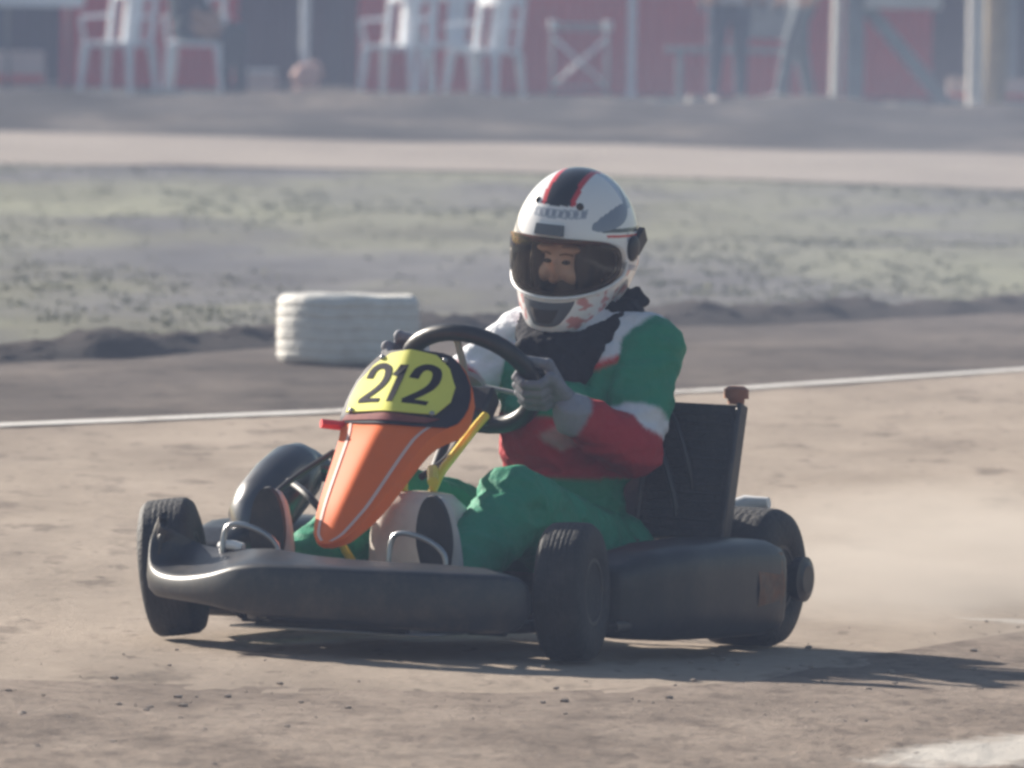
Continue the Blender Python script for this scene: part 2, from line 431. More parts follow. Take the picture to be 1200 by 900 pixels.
# field of dry grass and bare soil
M['field'] = soil('field_soil', [(.36, (.085, .085, .095)), (.46, (.13, .128, .13)), (.53, (.185, .185, .14)), (.62, (.235, .238, .165)), (.75, (.28, .27, .20))], .30, .10, fine=3.5, bump=.25, bdist=.04, fine_amt=.10, fleck=[(.22, .075, .50, .60, .42), (.8, .25, .52, .64, .30), (3.5, 1.2, .58, .68, .35)])
def fieldd(x, y, t):
    e = min(1, t*6)*min(1, (1-t)*6)
    return .01+e*(.05*fbm(Vector((x*.35, y*.22, 9)), 4)+.02*fbm(Vector((x*2, y*1.3, 2)), 3)+.02)
FXS = lin(-30, -6, 40)[:-1]+lin(-6, 6, 160)[:-1]+lin(6, 30, 40)
sheet('grass_field', FXS, lambda x: poly_at(GEDGE, x)+.4, lambda x: max(poly_at(GEDGE, x)+1, poly_at(FNEAR, x)+.3), 160, .012, M['field'], fieldd)
# far track
M['fartrack'] = soil('far_track_dirt', [(.3, (.22, .19, .165)), (.5, (.32, .275, .24)), (.7, (.38, .33, .29))], .6, .2, fine=4, bump=.4)
sheet('far_track', lin(-40, 40, 120), lambda x: poly_at(FNEAR, x), lambda x: poly_at(FFAR, x), 12, .05, M['fartrack'], lambda x, y, t: .02*fbm(Vector((x*.4, y*.3, 3)), 3)-.02*(abs(t-.5)*2)**4)
# earth ridges beyond it
M['ridge'] = soil('ridge_earth', [(.42, (.03, .028, .028)), (.50, (.06, .055, .052)), (.57, (.12, .105, .095)), (.64, (.26, .225, .19))], .5, .22, fine=3, bump=.8, bdist=.06, fine_amt=.2, fleck=[(.5, .16, .46, .56, .75), (1.6, .5, .52, .62, .5)])
def ridged(x, y, t):
    return .02+.10*max(0, math.sin(PI*min(1, t*2.2)))*(.7+.8*fbm(Vector((x*.8, y*.3, 4)), 4))+.14*math.exp(-((t-.78)/.09)**2)*(.7+.7*fbm(Vector((x*1.1, y*.5, 8)), 4))
sheet('earth_ridge', lin(-40, 40, 400), lambda x: poly_at(FFAR, x)-.1, lambda x: 107.5+.1*x, 60, .01, M['ridge'], ridged)
M['pit'] = soil('pit_ground', [(.40, (.045, .05, .052)), (.55, (.085, .08, .075)), (.70, (.17, .155, .14))], .6, .3, fine=3, bump=.4)
sheet('pit_ground', lin(-40, 40, 100), lambda x: 107.3+.1*x, lambda x: 135, 20, .012, M['pit'])

# grass: blades in tufts over the field (stuff)
M['grass'] = mat('grass_blades', (.235, .25, .145), .8, var=.2, vscale=.5, spec=.2, col2=(.30, .285, .19, 1))
gb = new()
def tuft(x, y, z, h, nb):
    for k in range(nb):
        a = random.uniform(0, 2*PI); l = random.uniform(.5, 1)*h; d = random.uniform(0, .05)
        bx = x+math.cos(a)*d; by = y+math.sin(a)*d; w = .004+l*.035
        ca, sa = math.cos(a+1.57), math.sin(a+1.57); le = l*random.uniform(.2, .8)
        v = [gb.verts.new(q) for q in ((bx-ca*w, by-sa*w, z), (bx+ca*w, by+sa*w, z), (bx+math.cos(a)*le*.4+ca*w*.7, by+math.sin(a)*le*.4+sa*w*.7, z+l*.65), (bx+math.cos(a)*le, by+math.sin(a)*le, z+l))]
        gb.faces.new((v[0], v[1], v[2])); gb.faces.new((v[0], v[2], v[3]))
cnt = 0
while cnt < 4500:
    x = random.uniform(-6.5, 6.5); y0 = poly_at(GEDGE, x)+.4; y1 = poly_at(FNEAR, x)
    y = random.uniform(y0, y1)
    if abs(x) > y*.062: continue
    m = fbm(Vector((x*.5, y*.14, 11)), 4)+.25*fbm(Vector((x*2, y, 3)), 2)
    if m < .02 and random.random() < .8: continue
    t = (y-y0)/(y1-y0)
    tuft(x, y, .012+fieldd(x, y, t)-.005, random.uniform(.010, .026)*(1.3 if m > .2 else 1), 9); cnt += 1
tag(obj('grass', gb, M['grass'], smooth=False), 'short dry grass growing in patches over the field', 'grass', kind='stuff')

# ------------------------------------------------------------------ tyre lying by the track
def make_flat_tyre():
    b = new()
    Rr, h = .243, .232; prof = [(.02, .13), (.0, .15), (0, .215)]
    N_ = 44
    for i in range(N_+1):
        t = i/N_; z = t*h
        bulge = .985+.015*math.sin(PI*t)
        edge = 1-.07*(max(0, abs(2*t-1)-.72)/.28)**2
        gr = 1-.022*(math.sin(t*PI*6)**2 < .12)
        prof.append((z, Rr*bulge*edge*gr))
    prof += [(h, .2), (h-.006, .15), (h-.03, .13)]
    lathe(b, prof, 'z', 96)
    for v in b.verts:
        k = 1+.010*noise.noise(v.co*14)+.007*noise.noise(v.co*50); v.co = Vector((v.co.x*k, v.co.y*k, v.co.z+.006*noise.noise(Vector((v.co.x*9, v.co.y*9, 2)))))
    o = obj('tyre', b, M['tyrewhite'], sharp=25); o.location = (-.56, 45.4, .012)
    tag(o, 'whitewashed ribbed tyre lying flat at the edge of the grass behind the kart', 'tyre')
    return o
make_flat_tyre()

# ------------------------------------------------------------------ KART  (local x = forward, y = kart's left, z = up)
KO = Vector((-.288, 27.66, .012)); KRZ = R(245.5)
KM = Matrix.Rotation(.019, 3, 'Y') @ Matrix.Rotation(KRZ, 3, 'Z')
kart = empty('racing_kart', KO); kart.rotation_euler = KM.to_euler()
tag(kart, 'racing kart with orange nose panel and yellow number plate 212 cornering on the dirt track', 'kart')

def make_wheel(a, b, Rr, w, yaw, camber, seg=56, rim_r=.066):
    # rim mesh is the part, tyre its sub-part; local y = axle
    rb = new()
    prof = [(-w*.46, rim_r+.004), (-w*.46, rim_r-.004), (-w*.30, rim_r-.012), (-w*.1, rim_r-.016), (w*.1, rim_r-.016), (w*.22, rim_r-.014), (w*.46, rim_r-.004), (w*.46, rim_r+.004), (w*.2, rim_r-.006), (0, rim_r-.01), (-w*.2, rim_r-.006)]
    lathe(rb, prof+[prof[0]], 'y', 40)
    lathe(rb, [(-.008, 0), (-.008, rim_r-.015), (.0, rim_r-.015), (.002, .03), (.03, .024), (.034, .012), (.034, 0)], 'y', 24)
    for k in range(5):
        t = 2*PI*k/5; lathe(rb, [(0, .006), (.012, .006), (.012, 0)], 'y', 8, c=(.042*math.cos(t), 0, .042*math.sin(t)))
    rim = obj('wheel', rb, M['rimdark'], kart)
    tb = new(); prof = []
    r0 = rim_r
    side = Rr-.012
    P = [(-w*.44, r0), (-w*.5, r0+.012), (-w*.515, (r0+side)/2), (-w*.485, side-.012), (-w*.44, side+.004), (-w*.36, Rr-.001)]
    nR = 7
    mid = []
    for i in range(nR*4+1):
        t = -1+2*i/(nR*4); gr = .0010 if i % 4 == 2 and 2 < i < nR*4-2 else 0
        mid.append((t*w*.34, Rr+.0015*(1-t*t)-gr))
    prof = P+mid+[(-h, r) for h, r in P[::-1]]
    lathe(tb, prof, 'y', seg)
    ty = obj('tyre', tb, M['rub'], rim, sharp=40)
    rim.rotation_euler = (camber, 0, yaw)
    rim.location = (a, b, Rr*math.cos(camber)+abs(w/2*math.sin(camber)))
    return rim
RF, RR = .142, .146
# +yaw turns to the kart's left (towards the camera)
make_wheel(0, .455, RF, .105, R(9), R(2))
make_wheel(0, -.455, RF, .115, R(17), R(8))
make_wheel(-.95, .435, RR, .175, 0, 0)
make_wheel(-.95, -.435, RR, .175, 0, 0)

# chassis
b = new()
for s in (-1, 1):
    tube(b, [(.22, .12*s, .075), (.12, .2*s, .065), (-.1, .3*s, .06), (-.5, .31*s, .06), (-1.02, .3*s, .065)], .014, smooth=6)
    tube(b, [(0, .29*s, .06), (0, .34*s, .09), (0, .385*s, .12)], .013)
    tube(b, [(-.95, .3*s, .06), (-.95, .3*s, .145)], .016)
    tube(b, [(-.12, .3*s, .06), (-.12, .50*s, .07), (-.72, .50*s, .07), (-.72, .3*s, .06)], .011)
for x in (.18, -.02, -.42, -.9): tube(b, [(x, -.3 if x < .1 else -.17, .055), (x, .3 if x < .1 else .17, .055)], .013)
tube(b, [(.2, -.26, .1), (.3, -.22, .12), (.33, 0, .12), (.3, .22, .12), (.2, .26, .1)], .010, smooth=6)
tube(b, [(-1.02, -.36, .09), (-1.13, -.34, .12), (-1.15, 0, .12), (-1.13, .34, .12), (-1.02, .36, .09)], .012, smooth=6)
tube(b, [(-1.02, -.3, .09), (-1.14, -.3, .2), (-1.15, 0, .21), (-1.14, .3, .2), (-1.02, .3, .09)], .010, smooth=6)
for s in (-1, 1): tube(b, [(-.02, .1*s, .06), (-.26, .03*s, .30)], .010)     # column support
obj('chassis_frame', b, M['frame'], kart)
b = new(); box(b, (-.12, 0, .046), (.66, .44, .004)); obj('floor_tray', b, M['alu'], kart)
b = new(); tube(b, [(-.95, -.56, .146), (-.95, .56, .146)], .015, 14); obj('rear_axle', b, M['steel'], kart)
for s in (-1, 1):
    b = new(); lathe(b, [(.515*s, 0), (.515*s, .033), (.545*s, .033), (.548*s, .045), (.570*s, .048), (.573*s, .035), (.577*s, .03), (.577*s, 0)], 'y', 24, c=(-.95, 0, .146))
    obj('axle_hub', b, M['blk'], kart)
b = new()
for s in (-1, 1):
    tube(b, [(0, .385*s, .12), (0, .50*s, .138)], .011)
    tube(b, [(-.01, .385*s, .08), (-.01, .385*s, .19)], .014)
    tube(b, [(-.01, .385*s, .10), (-.09, .36*s, .10)], .008)
    tube(b, [(-.09, .36*s, .10), (-.10, .02*s, .12)], .006)
obj('steering_linkage', b, M['steel'], kart)

# front bumper: swept section along a plan curve; (x, y, z bottom, z top, reach of the top face back, rise)
bp = [(.150, -.400, .225, .268, .010, .0), (.158, -.418, .165, .258, .016, .006), (.175, -.428, .115, .212, .05, .022), (.21, -.405, .098, .160, .10, .05), (.26, -.335, .094, .146, .125, .055), (.315, -.235, .090, .156, .13, .050),
      (.348, -.13, .078, .180, .12, .03), (.356, 0, .072, .184, .10, .018), (.350, .13, .068, .184, .10, .014), (.332, .25, .064, .184, .10, .014), (.30, .34, .062, .182, .09, .014), (.24, .41, .062, .180, .08, .012), (.19, .435, .070, .172, .05, .01), (.165, .44, .09, .15, .03, .005)]
P6 = []
for k in range(len(bp)-1):
    q = [bp[max(0, min(len(bp)-1, k+d))] for d in (-1, 0, 1, 2)]
    for s in range(6):
        t = s/6
        P6.append([.5*(2*q[1][c]+(q[2][c]-q[0][c])*t+(2*q[0][c]-5*q[1][c]+4*q[2][c]-q[3][c])*t*t+(3*q[1][c]-q[0][c]-3*q[2][c]+q[3][c])*t**3) for c in range(6)])
P6.append(list(bp[-1]))
b = new(); rings = []
for i, p in enumerate(P6):
    q0 = P6[max(0, i-1)]; q1 = P6[min(len(P6)-1, i+1)]
    d = Vector((q1[0]-q0[0], q1[1]-q0[1], 0)).normalized(); o = Vector((d.y, -d.x, 0))      # outward
    c = Vector((p[0], p[1], 0)); z0, z1, rc, rs = p[2:]
    H = z1-z0
    pr = [(-.03, z0), (-.012, z0+.001), (-.002, z0+.012), (.002, z0+H*.4), (.000, z1-.010), (-.004, z1-.002), (-.016, z1+.003), (-rc*.6, z1+rs*.55), (-rc, z1+rs), (-rc-.006, z1+rs-.01), (-rc*.6, z1+rs*.4-.02), (-.03, z1-.03)]
    rings.append([c+o*h+Vector((0, 0, z)) for h, z in pr])
loft(b, rings)
obj('front_bumper', b, M['bump'], kart, sharp=50)
b = new()      # pedals: bent wire loops
ped = []
for y0 in (-.195, .185):
    pb = new()
    tube(pb, [(.10, y0+.055, .15), (.165, y0+.062, .15), (.172, y0+.058, .215), (.168, y0, .248), (.165, y0-.06, .246), (.168, y0-.065, .17), (.10, y0-.06, .15)], .006, smooth=5)
    obj('pedal', pb, M['steel'], kart)
b.free()
b = new(); tube(b, [(.17, -.215, .205), (.165, -.245, .21), (.15, -.275, .205)], .010, smooth=4); obj('highlight_tube', b, M['white'], kart)  # pale highlight behind the bumper's right half, put in as a white tube

# nose panel surface S(t, w): t 0..1 along centre crease, w half width fraction
CR = catmull([(.195, 0, .225), (.12, 0, .30), (-.034, 0, .443), (-.10, 0, .49), (-.155, 0, .55), (-.206, 0, .618)], 8)
def crease(t):
    f = t*(len(CR)-1); i = min(len(CR)-2, int(f)); return CR[i].lerp(CR[i+1], f-i)
HW = [(0, .010), (.03, .024), (.07, .042), (.2, .072), (.4, .112), (.55, .150), (.66, .158), (.8, .152), (.9, .125), (.97, .09), (1, .055)]
def hw(t):
    for (a, x), (c, y) in zip(HW, HW[1:]):
        if t <= c: return .90*(x+(y-x)*(t-a)/(c-a))
    return .91*HW[-1][1]
def surf(t, w, lift=0):
    """w = lateral metres"""
    p = crease(t); k = .40*min(1, .2+t*4); aw = abs(w); e = math.sqrt(aw*aw+.012**2)-.012
    back = k*e+1.8*max(0, aw-.10)**2*3
    q = Vector((p.x-back, w-.016, p.z-.10*e))
    if lift:
        e1 = .004
        du = surf(min(1, t+e1), w)-surf(max(0, t-e1), w); dv = surf(t, w+e1)-surf(t, w-e1)
        nn = dv.cross(du).normalized()
        if nn.x < 0: nn = -nn
        q = q+nn*lift
    return q
b = new(); NT, NW = 48, 32; top = []; bot = []
for i in range(NT+1):
    t = i/NT; h = hw(t)
    top.append([b.verts.new(surf(t, h*(-1+2*j/NW))) for j in range(NW+1)])
    bot.append([b.verts.new(surf(t, h*(-1+2*j/NW))+Vector((-.012, 0, -.010-.02*(abs(-1+2*j/NW) > .98)*min(1, i/14)))) for j in range(NW+1)])
for i in range(NT):
    for j in range(NW):
        b.faces.new((top[i][j], top[i][j+1], top[i+1][j+1], top[i+1][j])); b.faces.new((bot[i][j], bot[i+1][j], bot[i+1][j+1], bot[i][j+1]))
    for j in (0, NW):
        b.faces.new((top[i][j], top[i+1][j], bot[i+1][j], bot[i][j]))
for j in range(NW):
    for i in (0, NT): b.faces.new((top[i][j], top[i][j+1], bot[i][j+1], bot[i][j]))
nose = obj('nose_panel', b, M['orange'], kart, sharp=50)

def skinpatch(name, poly, lift, mt, parent, thick=.002, step=.006):
    """flat outline (t,w) laid over the panel: triangulated fine grid, clipped to the outline"""
    b = new(); vs = [b.verts.new((x, y*1.0, 0)) for x, y in poly]; b.faces.new(vs)
    bmesh.ops.triangulate(b, faces=b.faces)
    for _ in range(4):
        es = [e for e in b.edges if math.hypot((e.verts[0].co.x-e.verts[1].co.x)*.6, e.verts[0].co.y-e.verts[1].co.y) > step*2]
        if not es: break
        bmesh.ops.subdivide_edges(b, edges=es, cuts=1, use_grid_fill=True); bmesh.ops.triangulate(b, faces=[f for f in b.faces if len(f.verts) > 3])
    lo = {}
    for v in b.verts: v.co = surf(v.co.x, v.co.y, lift)
    ex = bmesh.ops.extrude_face_region(b, geom=list(b.faces))
    for v in ex['geom']:
        if isinstance(v, bmesh.types.BMVert): v.co = v.co+Vector((.7, 0, .7))*thick
    return obj(name, b, mt, parent, sharp=40)
TL = 1.0
def rnd(poly, n=5): return [(v.x, v.y) for v in catmull([(x, y, 0) for x, y in poly], n, True)]
# dark film under the plate
_ts = [.50, .56, .62, .68, .75, .82, .88, .93, .97, .99]
film = [(t, -(hw(t)-.002)) for t in _ts]+[(t, hw(t)-.002) for t in _ts[::-1]]+[(.475, .06), (.465, 0), (.475, -.06)]
skinpatch('panel_film', film, .002, M['panelblk'], nose)
mar = [(.505, -.128), (.575, -.128), (.575, -.06), (.58, 0), (.575, .06), (.575, .112), (.515, .09), (.50, .05), (.49, 0), (.50, -.06)]
mar = [(t, w*.90) for t, w in mar]
skinpatch('film_band', mar, .0045, M['maroon'], nose)
pl = [(.59, -.128), (.70, -.134), (.80, -.126), (.89, -.098), (.955, -.055), (.975, 0), (.955, .055), (.89, .092), (.80, .116), (.70, .118), (.60, .098), (.59, .04), (.585, 0), (.588, -.06)]
pl = [(t, w*.90) for t, w in pl]
plate = skinpatch('number_plate', pl, .007, M['yellow'], nose, thick=.003)
def stroke(pts, wd):
    """thick polyline -> quads in (w, t-metres) space"""
    P = [Vector((x, y, 0)) for x, y in pts]; L_, R_ = [], []
    for i, p in enumerate(P):
        d = (P[min(len(P)-1, i+1)]-P[max(0, i-1)]).normalized(); nn = Vector((-d.y, d.x, 0))
        ww = wd(i/(len(P)-1)) if callable(wd) else wd
        L_.append(p+nn*ww/2); R_.append(p-nn*ww/2)
    return L_, R_
def digit(kind, cx, cw, t0, t1, name='digit'):
    # glyph box 1 x 1 ; two = curve + foot
    b = new()
    if kind == '2':
        c = catmull([(.08, .70, 0), (.14, .88, 0), (.32, .965, 0), (.55, .97, 0), (.78, .90, 0), (.87, .72, 0), (.80, .52, 0), (.58, .34, 0), (.33, .19, 0), (.14, .07, 0)], 6)
        paths = [([(p.x, p.y) for p in c], .17), ([(.05, .065), (.3, .065), (.6, .07), (.95, .06)], .15)]
    else:
        paths = [([(.55, .98), (.55, .7), (.55, .4), (.55, .02)], .42), ([(.05, .74), (.3, .84), (.5, .97)], .13)]
    T = 1 if kind == '2' else 1
    zz = 0
    for pts, wd in paths:
        dense = []
        for (x0, y0), (x1, y1) in zip(pts, pts[1:]):
            for k in range(3): dense.append((x0+(x1-x0)*k/3, y0+(y1-y0)*k/3))
        dense.append(pts[-1])
        asp = cw/((t1-t0)*.62)
        L_, R_ = stroke([(x*asp, y) for x, y in dense], wd*(asp if kind == '1' and wd > .3 else .72))
        m = lambda q, l: surf(t0+(t1-t0)*q.y, cx+(q.x/asp-.5)*cw+.006*(q.y-.5), l)
        hi = .0112+zz; lo = .0085; zz += .0003
        A = [[b.verts.new(m(q, l)) for q in row] for row in (L_, R_) for l in (hi, lo)]
        Lh, Ll, Rh, Rl = A
        for i in range(len(Lh)-1):
            b.faces.new((Lh[i], Rh[i], Rh[i+1], Lh[i+1])); b.faces.new((Lh[i], Lh[i+1], Ll[i+1], Ll[i])); b.faces.new((Rh[i], Rl[i], Rl[i+1], Rh[i+1]))
        for i in (0, -1): b.faces.new((Lh[i], Rh[i], Rl[i], Ll[i]))
    o = obj(name, b, M['digit'], nose, smooth=False); o['label'] = 'black digit '+('two' if kind == '2' else 'one')+' on the yellow plate'
digit('2', -.060, .062, .652, .888)
digit('1', -.006, .028, .652, .888)
digit('2', .043, .054, .652, .888)
for t_, w_ in ((.93, -.068), (.93, .068), (.60, -.100), (.60, .082)):
    q = surf(t_, w_, .010); b = new(); ellipsoid(b, q, (.006, .006, .006)); obj('screw', b, M['steel'], nose)
# pale pinstripes on the orange flanks
for s in (-1, 1):
    b = new()
    ts = lin(.02, .50, 24)
    L1 = [surf(t, s*hw(t)*.78-.004*s-.0035, .0018) for t in ts]; L2 = [surf(t, s*hw(t)*.78-.004*s+.0035, .0018) for t in ts]
    A = [b.verts.new(p) for p in L1]; B = [b.verts.new(p) for p in L2]
    for i in range(24): b.faces.new((A[i], A[i+1], B[i+1], B[i]))
    obj('pinstripe', b, M['stripe'], nose)

# steering wheel
SC = Vector((-.48, -.008, .556)); SV = Vector((0, 1, 0)); SW = Vector((.68, 0, .73)).normalized(); SN = SV.cross(SW); SN = SN if SN.x > 0 else -SN
SR = .140
def rimp(ps, r=SR, n=0): return SC+r*(math.cos(ps)*SV+math.sin(ps)*SW*(.94 if math.sin(ps) > 0 else 1.0))+SN*n
b = new(); tube(b, [rimp(2*PI*k/40) for k in range(40)], .019, 12, closed=True)
sw = obj('steering_wheel', b, M['blk'], kart)
b = new()
for ps in (R(90), R(200), R(340)): tube(b, [rimp(ps), SC+SN*.02], .009, 8, sq=.6)
lathe(b, [(-.006, 0), (-.006, .035), (.006, .035), (.006, 0)], 'z', 20)
for v in b.verts[-84:]: pass
obj('spoke', b, M['hosegrey'], sw)
for v in bpy.data.objects['spoke'].data.vertices:
    if v.co.length < .05: v.co = SC+SN*.02+SV*v.co.x+SW*v.co.y+SN*v.co.z
b = new(); tube(b, [SC+SN*.02, (-.10, 0, .14)], .011); obj('steering_column', b, M['frame'], kart)
b = new(); box(b, (-.40, .03, .50), (.05, .10, .075), Matrix.Rotation(R(-45), 3, 'Y')); obj('dash_box', b, M['blk'], kart, bevel=.008)

# hoses
b = new(); tube(b, [(-.29, .115, .485), (-.24, .11, .455), (-.16, .105, .405), (-.11, .10, .37), (-.09, .09, .33)], .0095, 8, smooth=5); obj('fuel_hose', b, M['yel2'], kart)
b = new(); tube(b, [(-.10, .085, .375), (-.07, .10, .365), (-.04, .115, .352)], .012, 8, smooth=5); obj('coiled_lead', b, M['yel2'], kart)
for pts, r_ in (([(-.33, .07, .49), (-.20, .075, .40), (-.08, .07, .36)], .008), ([(-.80, .27, .46), (-.77, .31, .40), (-.765, .345, .30), (-.77, .35, .21)], .008),
                ([(-.82, .27, .52), (-.775, .335, .47), (-.77, .37, .38), (-.785, .38, .30)], .006), ([(-.2, -.02, .1), (-.15, -.12, .2), (-.12, -.2, .3), (-.22, -.3, .33)], .008)):
    b = new(); tube(b, pts, r_, 8, smooth=6); obj('cable', b, M['blk'], kart)
for pts, r_, k in (([(.12, .05, .09), (.02, .06, .16), (-.06, .16, .24), (-.16, .2, .22)], .007, 'steel'), ([(.15, .12, .15), (.02, .15, .13), (-.2, .16, .12)], .006, 'steel'), ([(.16, -.12, .18), (.0, -.2, .16), (-.2, -.24, .14)], .006, 'steel'),
                   ([(.05, -.20, .16), (.02, -.26, .24), (-.05, -.24, .32), (-.14, -.16, .40)], .007, 'blk'), ([(-.06, -.06, .16), (-.02, -.10, .26), (-.10, -.12, .38)], .009, 'yel2')):
    b = new(); tube(b, pts, r_, 8, smooth=6); obj('control_rod' if k == 'steel' else 'hose', b, M[k], kart)
# red tab sticking out beside the nose
b = new(); tube(b, [(-.13, -.115, .455), (-.10, -.135, .457), (-.075, -.162, .46)], .010, 8); obj('red_tab', b, mat('red_rubber', (.7, .03, .04), .5), kart)

# fuel tank under the column
b = new(); rings = []
for z, sx, sy in ((.075, .07, .085), (.085, .078, .095), (.24, .078, .095), (.30, .07, .088), (.325, .05, .06), (.33, .03, .03)):
    ring = []
    for k in range(24):
        t = 2*PI*k/24; c_, s_ = math.cos(t), math.sin(t); q = (abs(c_)**4+abs(s_)**4)**-.25
        ring.append(Vector((-.06+sx*c_*q-.05*(z-.07), .075+sy*s_*q, z)))
    rings.append(ring)
loft(b, rings); ft = obj('fuel_tank', b, M['tank'], kart, sharp=60)
b = new(); lathe(b, [(.325, .0), (.325, .022), (.352, .022), (.356, .018), (.356, 0)], 'z', 16, c=(-.07, .02, 0)); obj('tank_cap', b, M['yel2'], ft)

# side pods
def sidepod(s, rear=-.80):
    b = new(); rings = []
    secs = [(-.155, .44, .455, .06, .14), (-.17, .41, .50, .045, .19), (-.24, .40, .545, .038, .222), (-.36, .39, .575, .034, .235), (-.58, .385, .592, .032, .24), (rear+.05, .385, .598, .032, .236), (rear+.012, .39, .596, .036, .228), (rear, .41, .575, .05, .20)]
    S6 = []
    for k in range(len(secs)-1):
        for q in range(4): S6.append([secs[k][c]+(secs[k+1][c]-secs[k][c])*q/4 for c in range(5)])
    S6.append(secs[-1])
    for x, y0, y1, z0, z1 in S6:
        cy, cz = (y0+y1)/2, (z0+z1)/2; hy, hz = (y1-y0)/2, (z1-z0)/2; ring = []
        for k in range(32):
            t = 2*PI*k/32; c_, s_ = math.cos(t), math.sin(t); q = (abs(c_)**5+abs(s_)**5)**-.2
            ring.append(Vector((x, s*(cy+hy*c_*q), cz+hz*s_*q)))
        rings.append(ring)
    loft(b, rings)
    return obj('side_pod', b, M['blk'], kart, sharp=60)
p1 = sidepod(1); p2 = sidepod(-1)
b = new()      # worn sticker near the rear of the near pod
G = []
for i in range(9):
    x = -.645-.135*i/8
    G.append([b.verts.new((x, .5975+.0035*i/8+.0005*math.sin(z*60)-(.004 if k in (0, 8) else 0)-(.003 if i == 8 else 0)-.006*abs(k-4)/4, z)) for k, z in enumerate(lin(.065, .21, 8))])
for i in range(8):
    for k in range(8): b.faces.new((G[i][k], G[i+1][k], G[i+1][k+1], G[i][k+1]))
obj('worn_sticker', b, M['rust'], p1)

# seat shell
b = new(); prof = catmull([(-.42, 0, .155), (-.5, 0, .10), (-.62, 0, .05), (-.76, 0, .06), (-.88, 0, .17), (-.935, 0, .32), (-.96, 0, .45), (-.965, 0, .50)], 5)
hws = [.14, .17, .185, .19, .2, .2, .17, .10]; rise = [.05, .12, .16, .19, .14, .09, .05, .02]
outer, inner = [], []
for i, p in enumerate(prof):
    f = i/5; k = min(6, int(f)); t = f-k; h = hws[k]*(1-t)+hws[k+1]*t; rs = rise[k]*(1-t)+rise[k+1]*t
    d = (prof[min(len(prof)-1, i+1)]-prof[max(0, i-1)]).normalized(); nn = Vector((-d.z, 0, d.x)); nn = nn if nn.x > 0 or nn.z > 0 else -nn
    nn = Vector((max(nn.x, 0), 0, max(nn.z, 0))).normalized()
    ro, ri = [], []
    for j in range(17):
        u = -1+2*j/16; q = p+Vector((0, .10+h*math.sin(u*1.35)/math.sin(1.35), 0))+nn*rs*abs(u)**2.6
        ro.append(q); ri.append(q-nn*.006)
    outer.append(ro); inner.append(ri)
rings = [o+i_[::-1] for o, i_ in zip(outer, inner)]
loft(b, rings); obj('seat', b, M['seat'], kart, sharp=50)

# radiator
b = new(); rot = Matrix.Rotation(R(-14), 3, 'Y')
rc = Vector((-.80, .360, .368))
box(b, rc, (.035, .19, .29), rot)
rad = obj('radiator', b, M['core'], kart, bevel=.003)
b = new()
for k in range(14): box(b, rc+rot @ Vector((.019, 0, -.125+.019*k)), (.004, .17, .003), rot)
obj('radiator_fin', b, M['blk'], rad)
for s in (-1, 1):
    b = new(); box(b, rc+rot @ Vector((0, s*.100, 0)), (.042, .012, .30), rot); obj('side_tank', b, M['frame'], rad, bevel=.004)
b = new(); q = rc+rot @ Vector((0, .085, .150)); lathe(b, [(0, 0), (0, .018), (.012, .018), (.012, .027), (.032, .026), (.038, .016), (.038, 0)], 'z', 16, c=q); obj('radiator_cap', b, M['orbr'], rad)
b = new(); q = Vector((-1.0, .345, .265)); tube(b, [q, q+Vector((-.03, .05, .03)), q+Vector((-.03, .10, .035))], [.028, .012], 12); obj('overflow_bottle', b, M['white'], kart)

# engine and silencer on the far side
b = new(); box(b, (-.68, -.33, .15), (.16, .13, .13)); lathe(b, [(-.42, 0), (-.42, .05), (-.38, .055), (-.36, .05), (-.36, 0)], 'y', 20, c=(-.68, 0, .16))
for k in range(9): box(b, (-.68, -.33, .225+.013*k), (.115-.003*k, .115-.003*k, .006))
box(b, (-.68, -.33, .28), (.075, .075, .12)); tube(b, [(-.68, -.33, .33), (-.68, -.33, .365)], .012, 8)
obj('engine', b, M['alu'], kart, bevel=.004)
b = new()
tube(b, [(-.63, -.34, .30), (-.585, -.38, .335), (-.555, -.41, .35), (-.53, -.42, .348), (-.50, -.422, .335), (-.44, -.424, .305), (-.37, -.426, .265), (-.335, -.427, .235), (-.31, -.427, .205), (-.29, -.427, .175)], [.02, .022, .035, .052, .066, .071, .071, .064, .04, .018], 24)
obj('silencer', b, M['silencer'], kart, sharp=60)
b = new(); lathe(b, [(-.55, .0), (-.55, .03), (-.47, .034), (-.42, .03), (-.42, 0)], 'x', 18, c=(.0, -.27, .37)); tube(b, [(-.42, -.27, .37), (-.3, -.22, .36)], .012, 8); obj('air_filter', b, M['blk'], kart)

# ------------------------------------------------------------------ DRIVER
DR = Vector((-.72, .11, .06))
dw = KO+KM @ DR
person = empty('person', dw); person.rotation_euler = KM.to_euler()
tag(person, 'kart driver in green, red and white suit and white full-face helmet, hands on the wheel', 'person')

B = {}
def bone(n, p0, p1, r0, r1): B[n] = (Vector(p0), Vector(p1), r0, r1)
SHc = Vector((-.79, .12, .63))
bone('pelvis', (-.74, .02, .17), (-.74, .21, .17), .105, .105)
bone('belly', (-.73, .10, .22), (-.74, .11, .38), .125, .120)
bone('chestl', (-.745, .16, .40), (-.775, .19, .575), .095, .088)
bone('chestr', (-.745, .05, .40), (-.775, .02, .575), .095, .088)
bone('yoke', (-.785, -.03, .63), (-.785, .25, .63), .065, .067)
bone('neck', (-.795, .10, .62), (-.79, .09, .76), .065, .058)
bone('uarm_l', (-.775, .270, .620), (-.65, .290, .42), .069, .060)
bone('farm_l', (-.65, .292, .415), (-.53, .208, .488), .064, .043)
bone('uarm_r', (-.775, -.05, .615), (-.62, -.17, .46), .060, .056)
bone('farm_r', (-.62, -.17, .455), (-.53, -.17, .59), .052, .036)
bone('thigh_l', (-.70, .20, .175), (-.22, .215, .305), .098, .078)
bone('shin_l', (-.22, .215, .295), (.045, .20, .15), .076, .052)
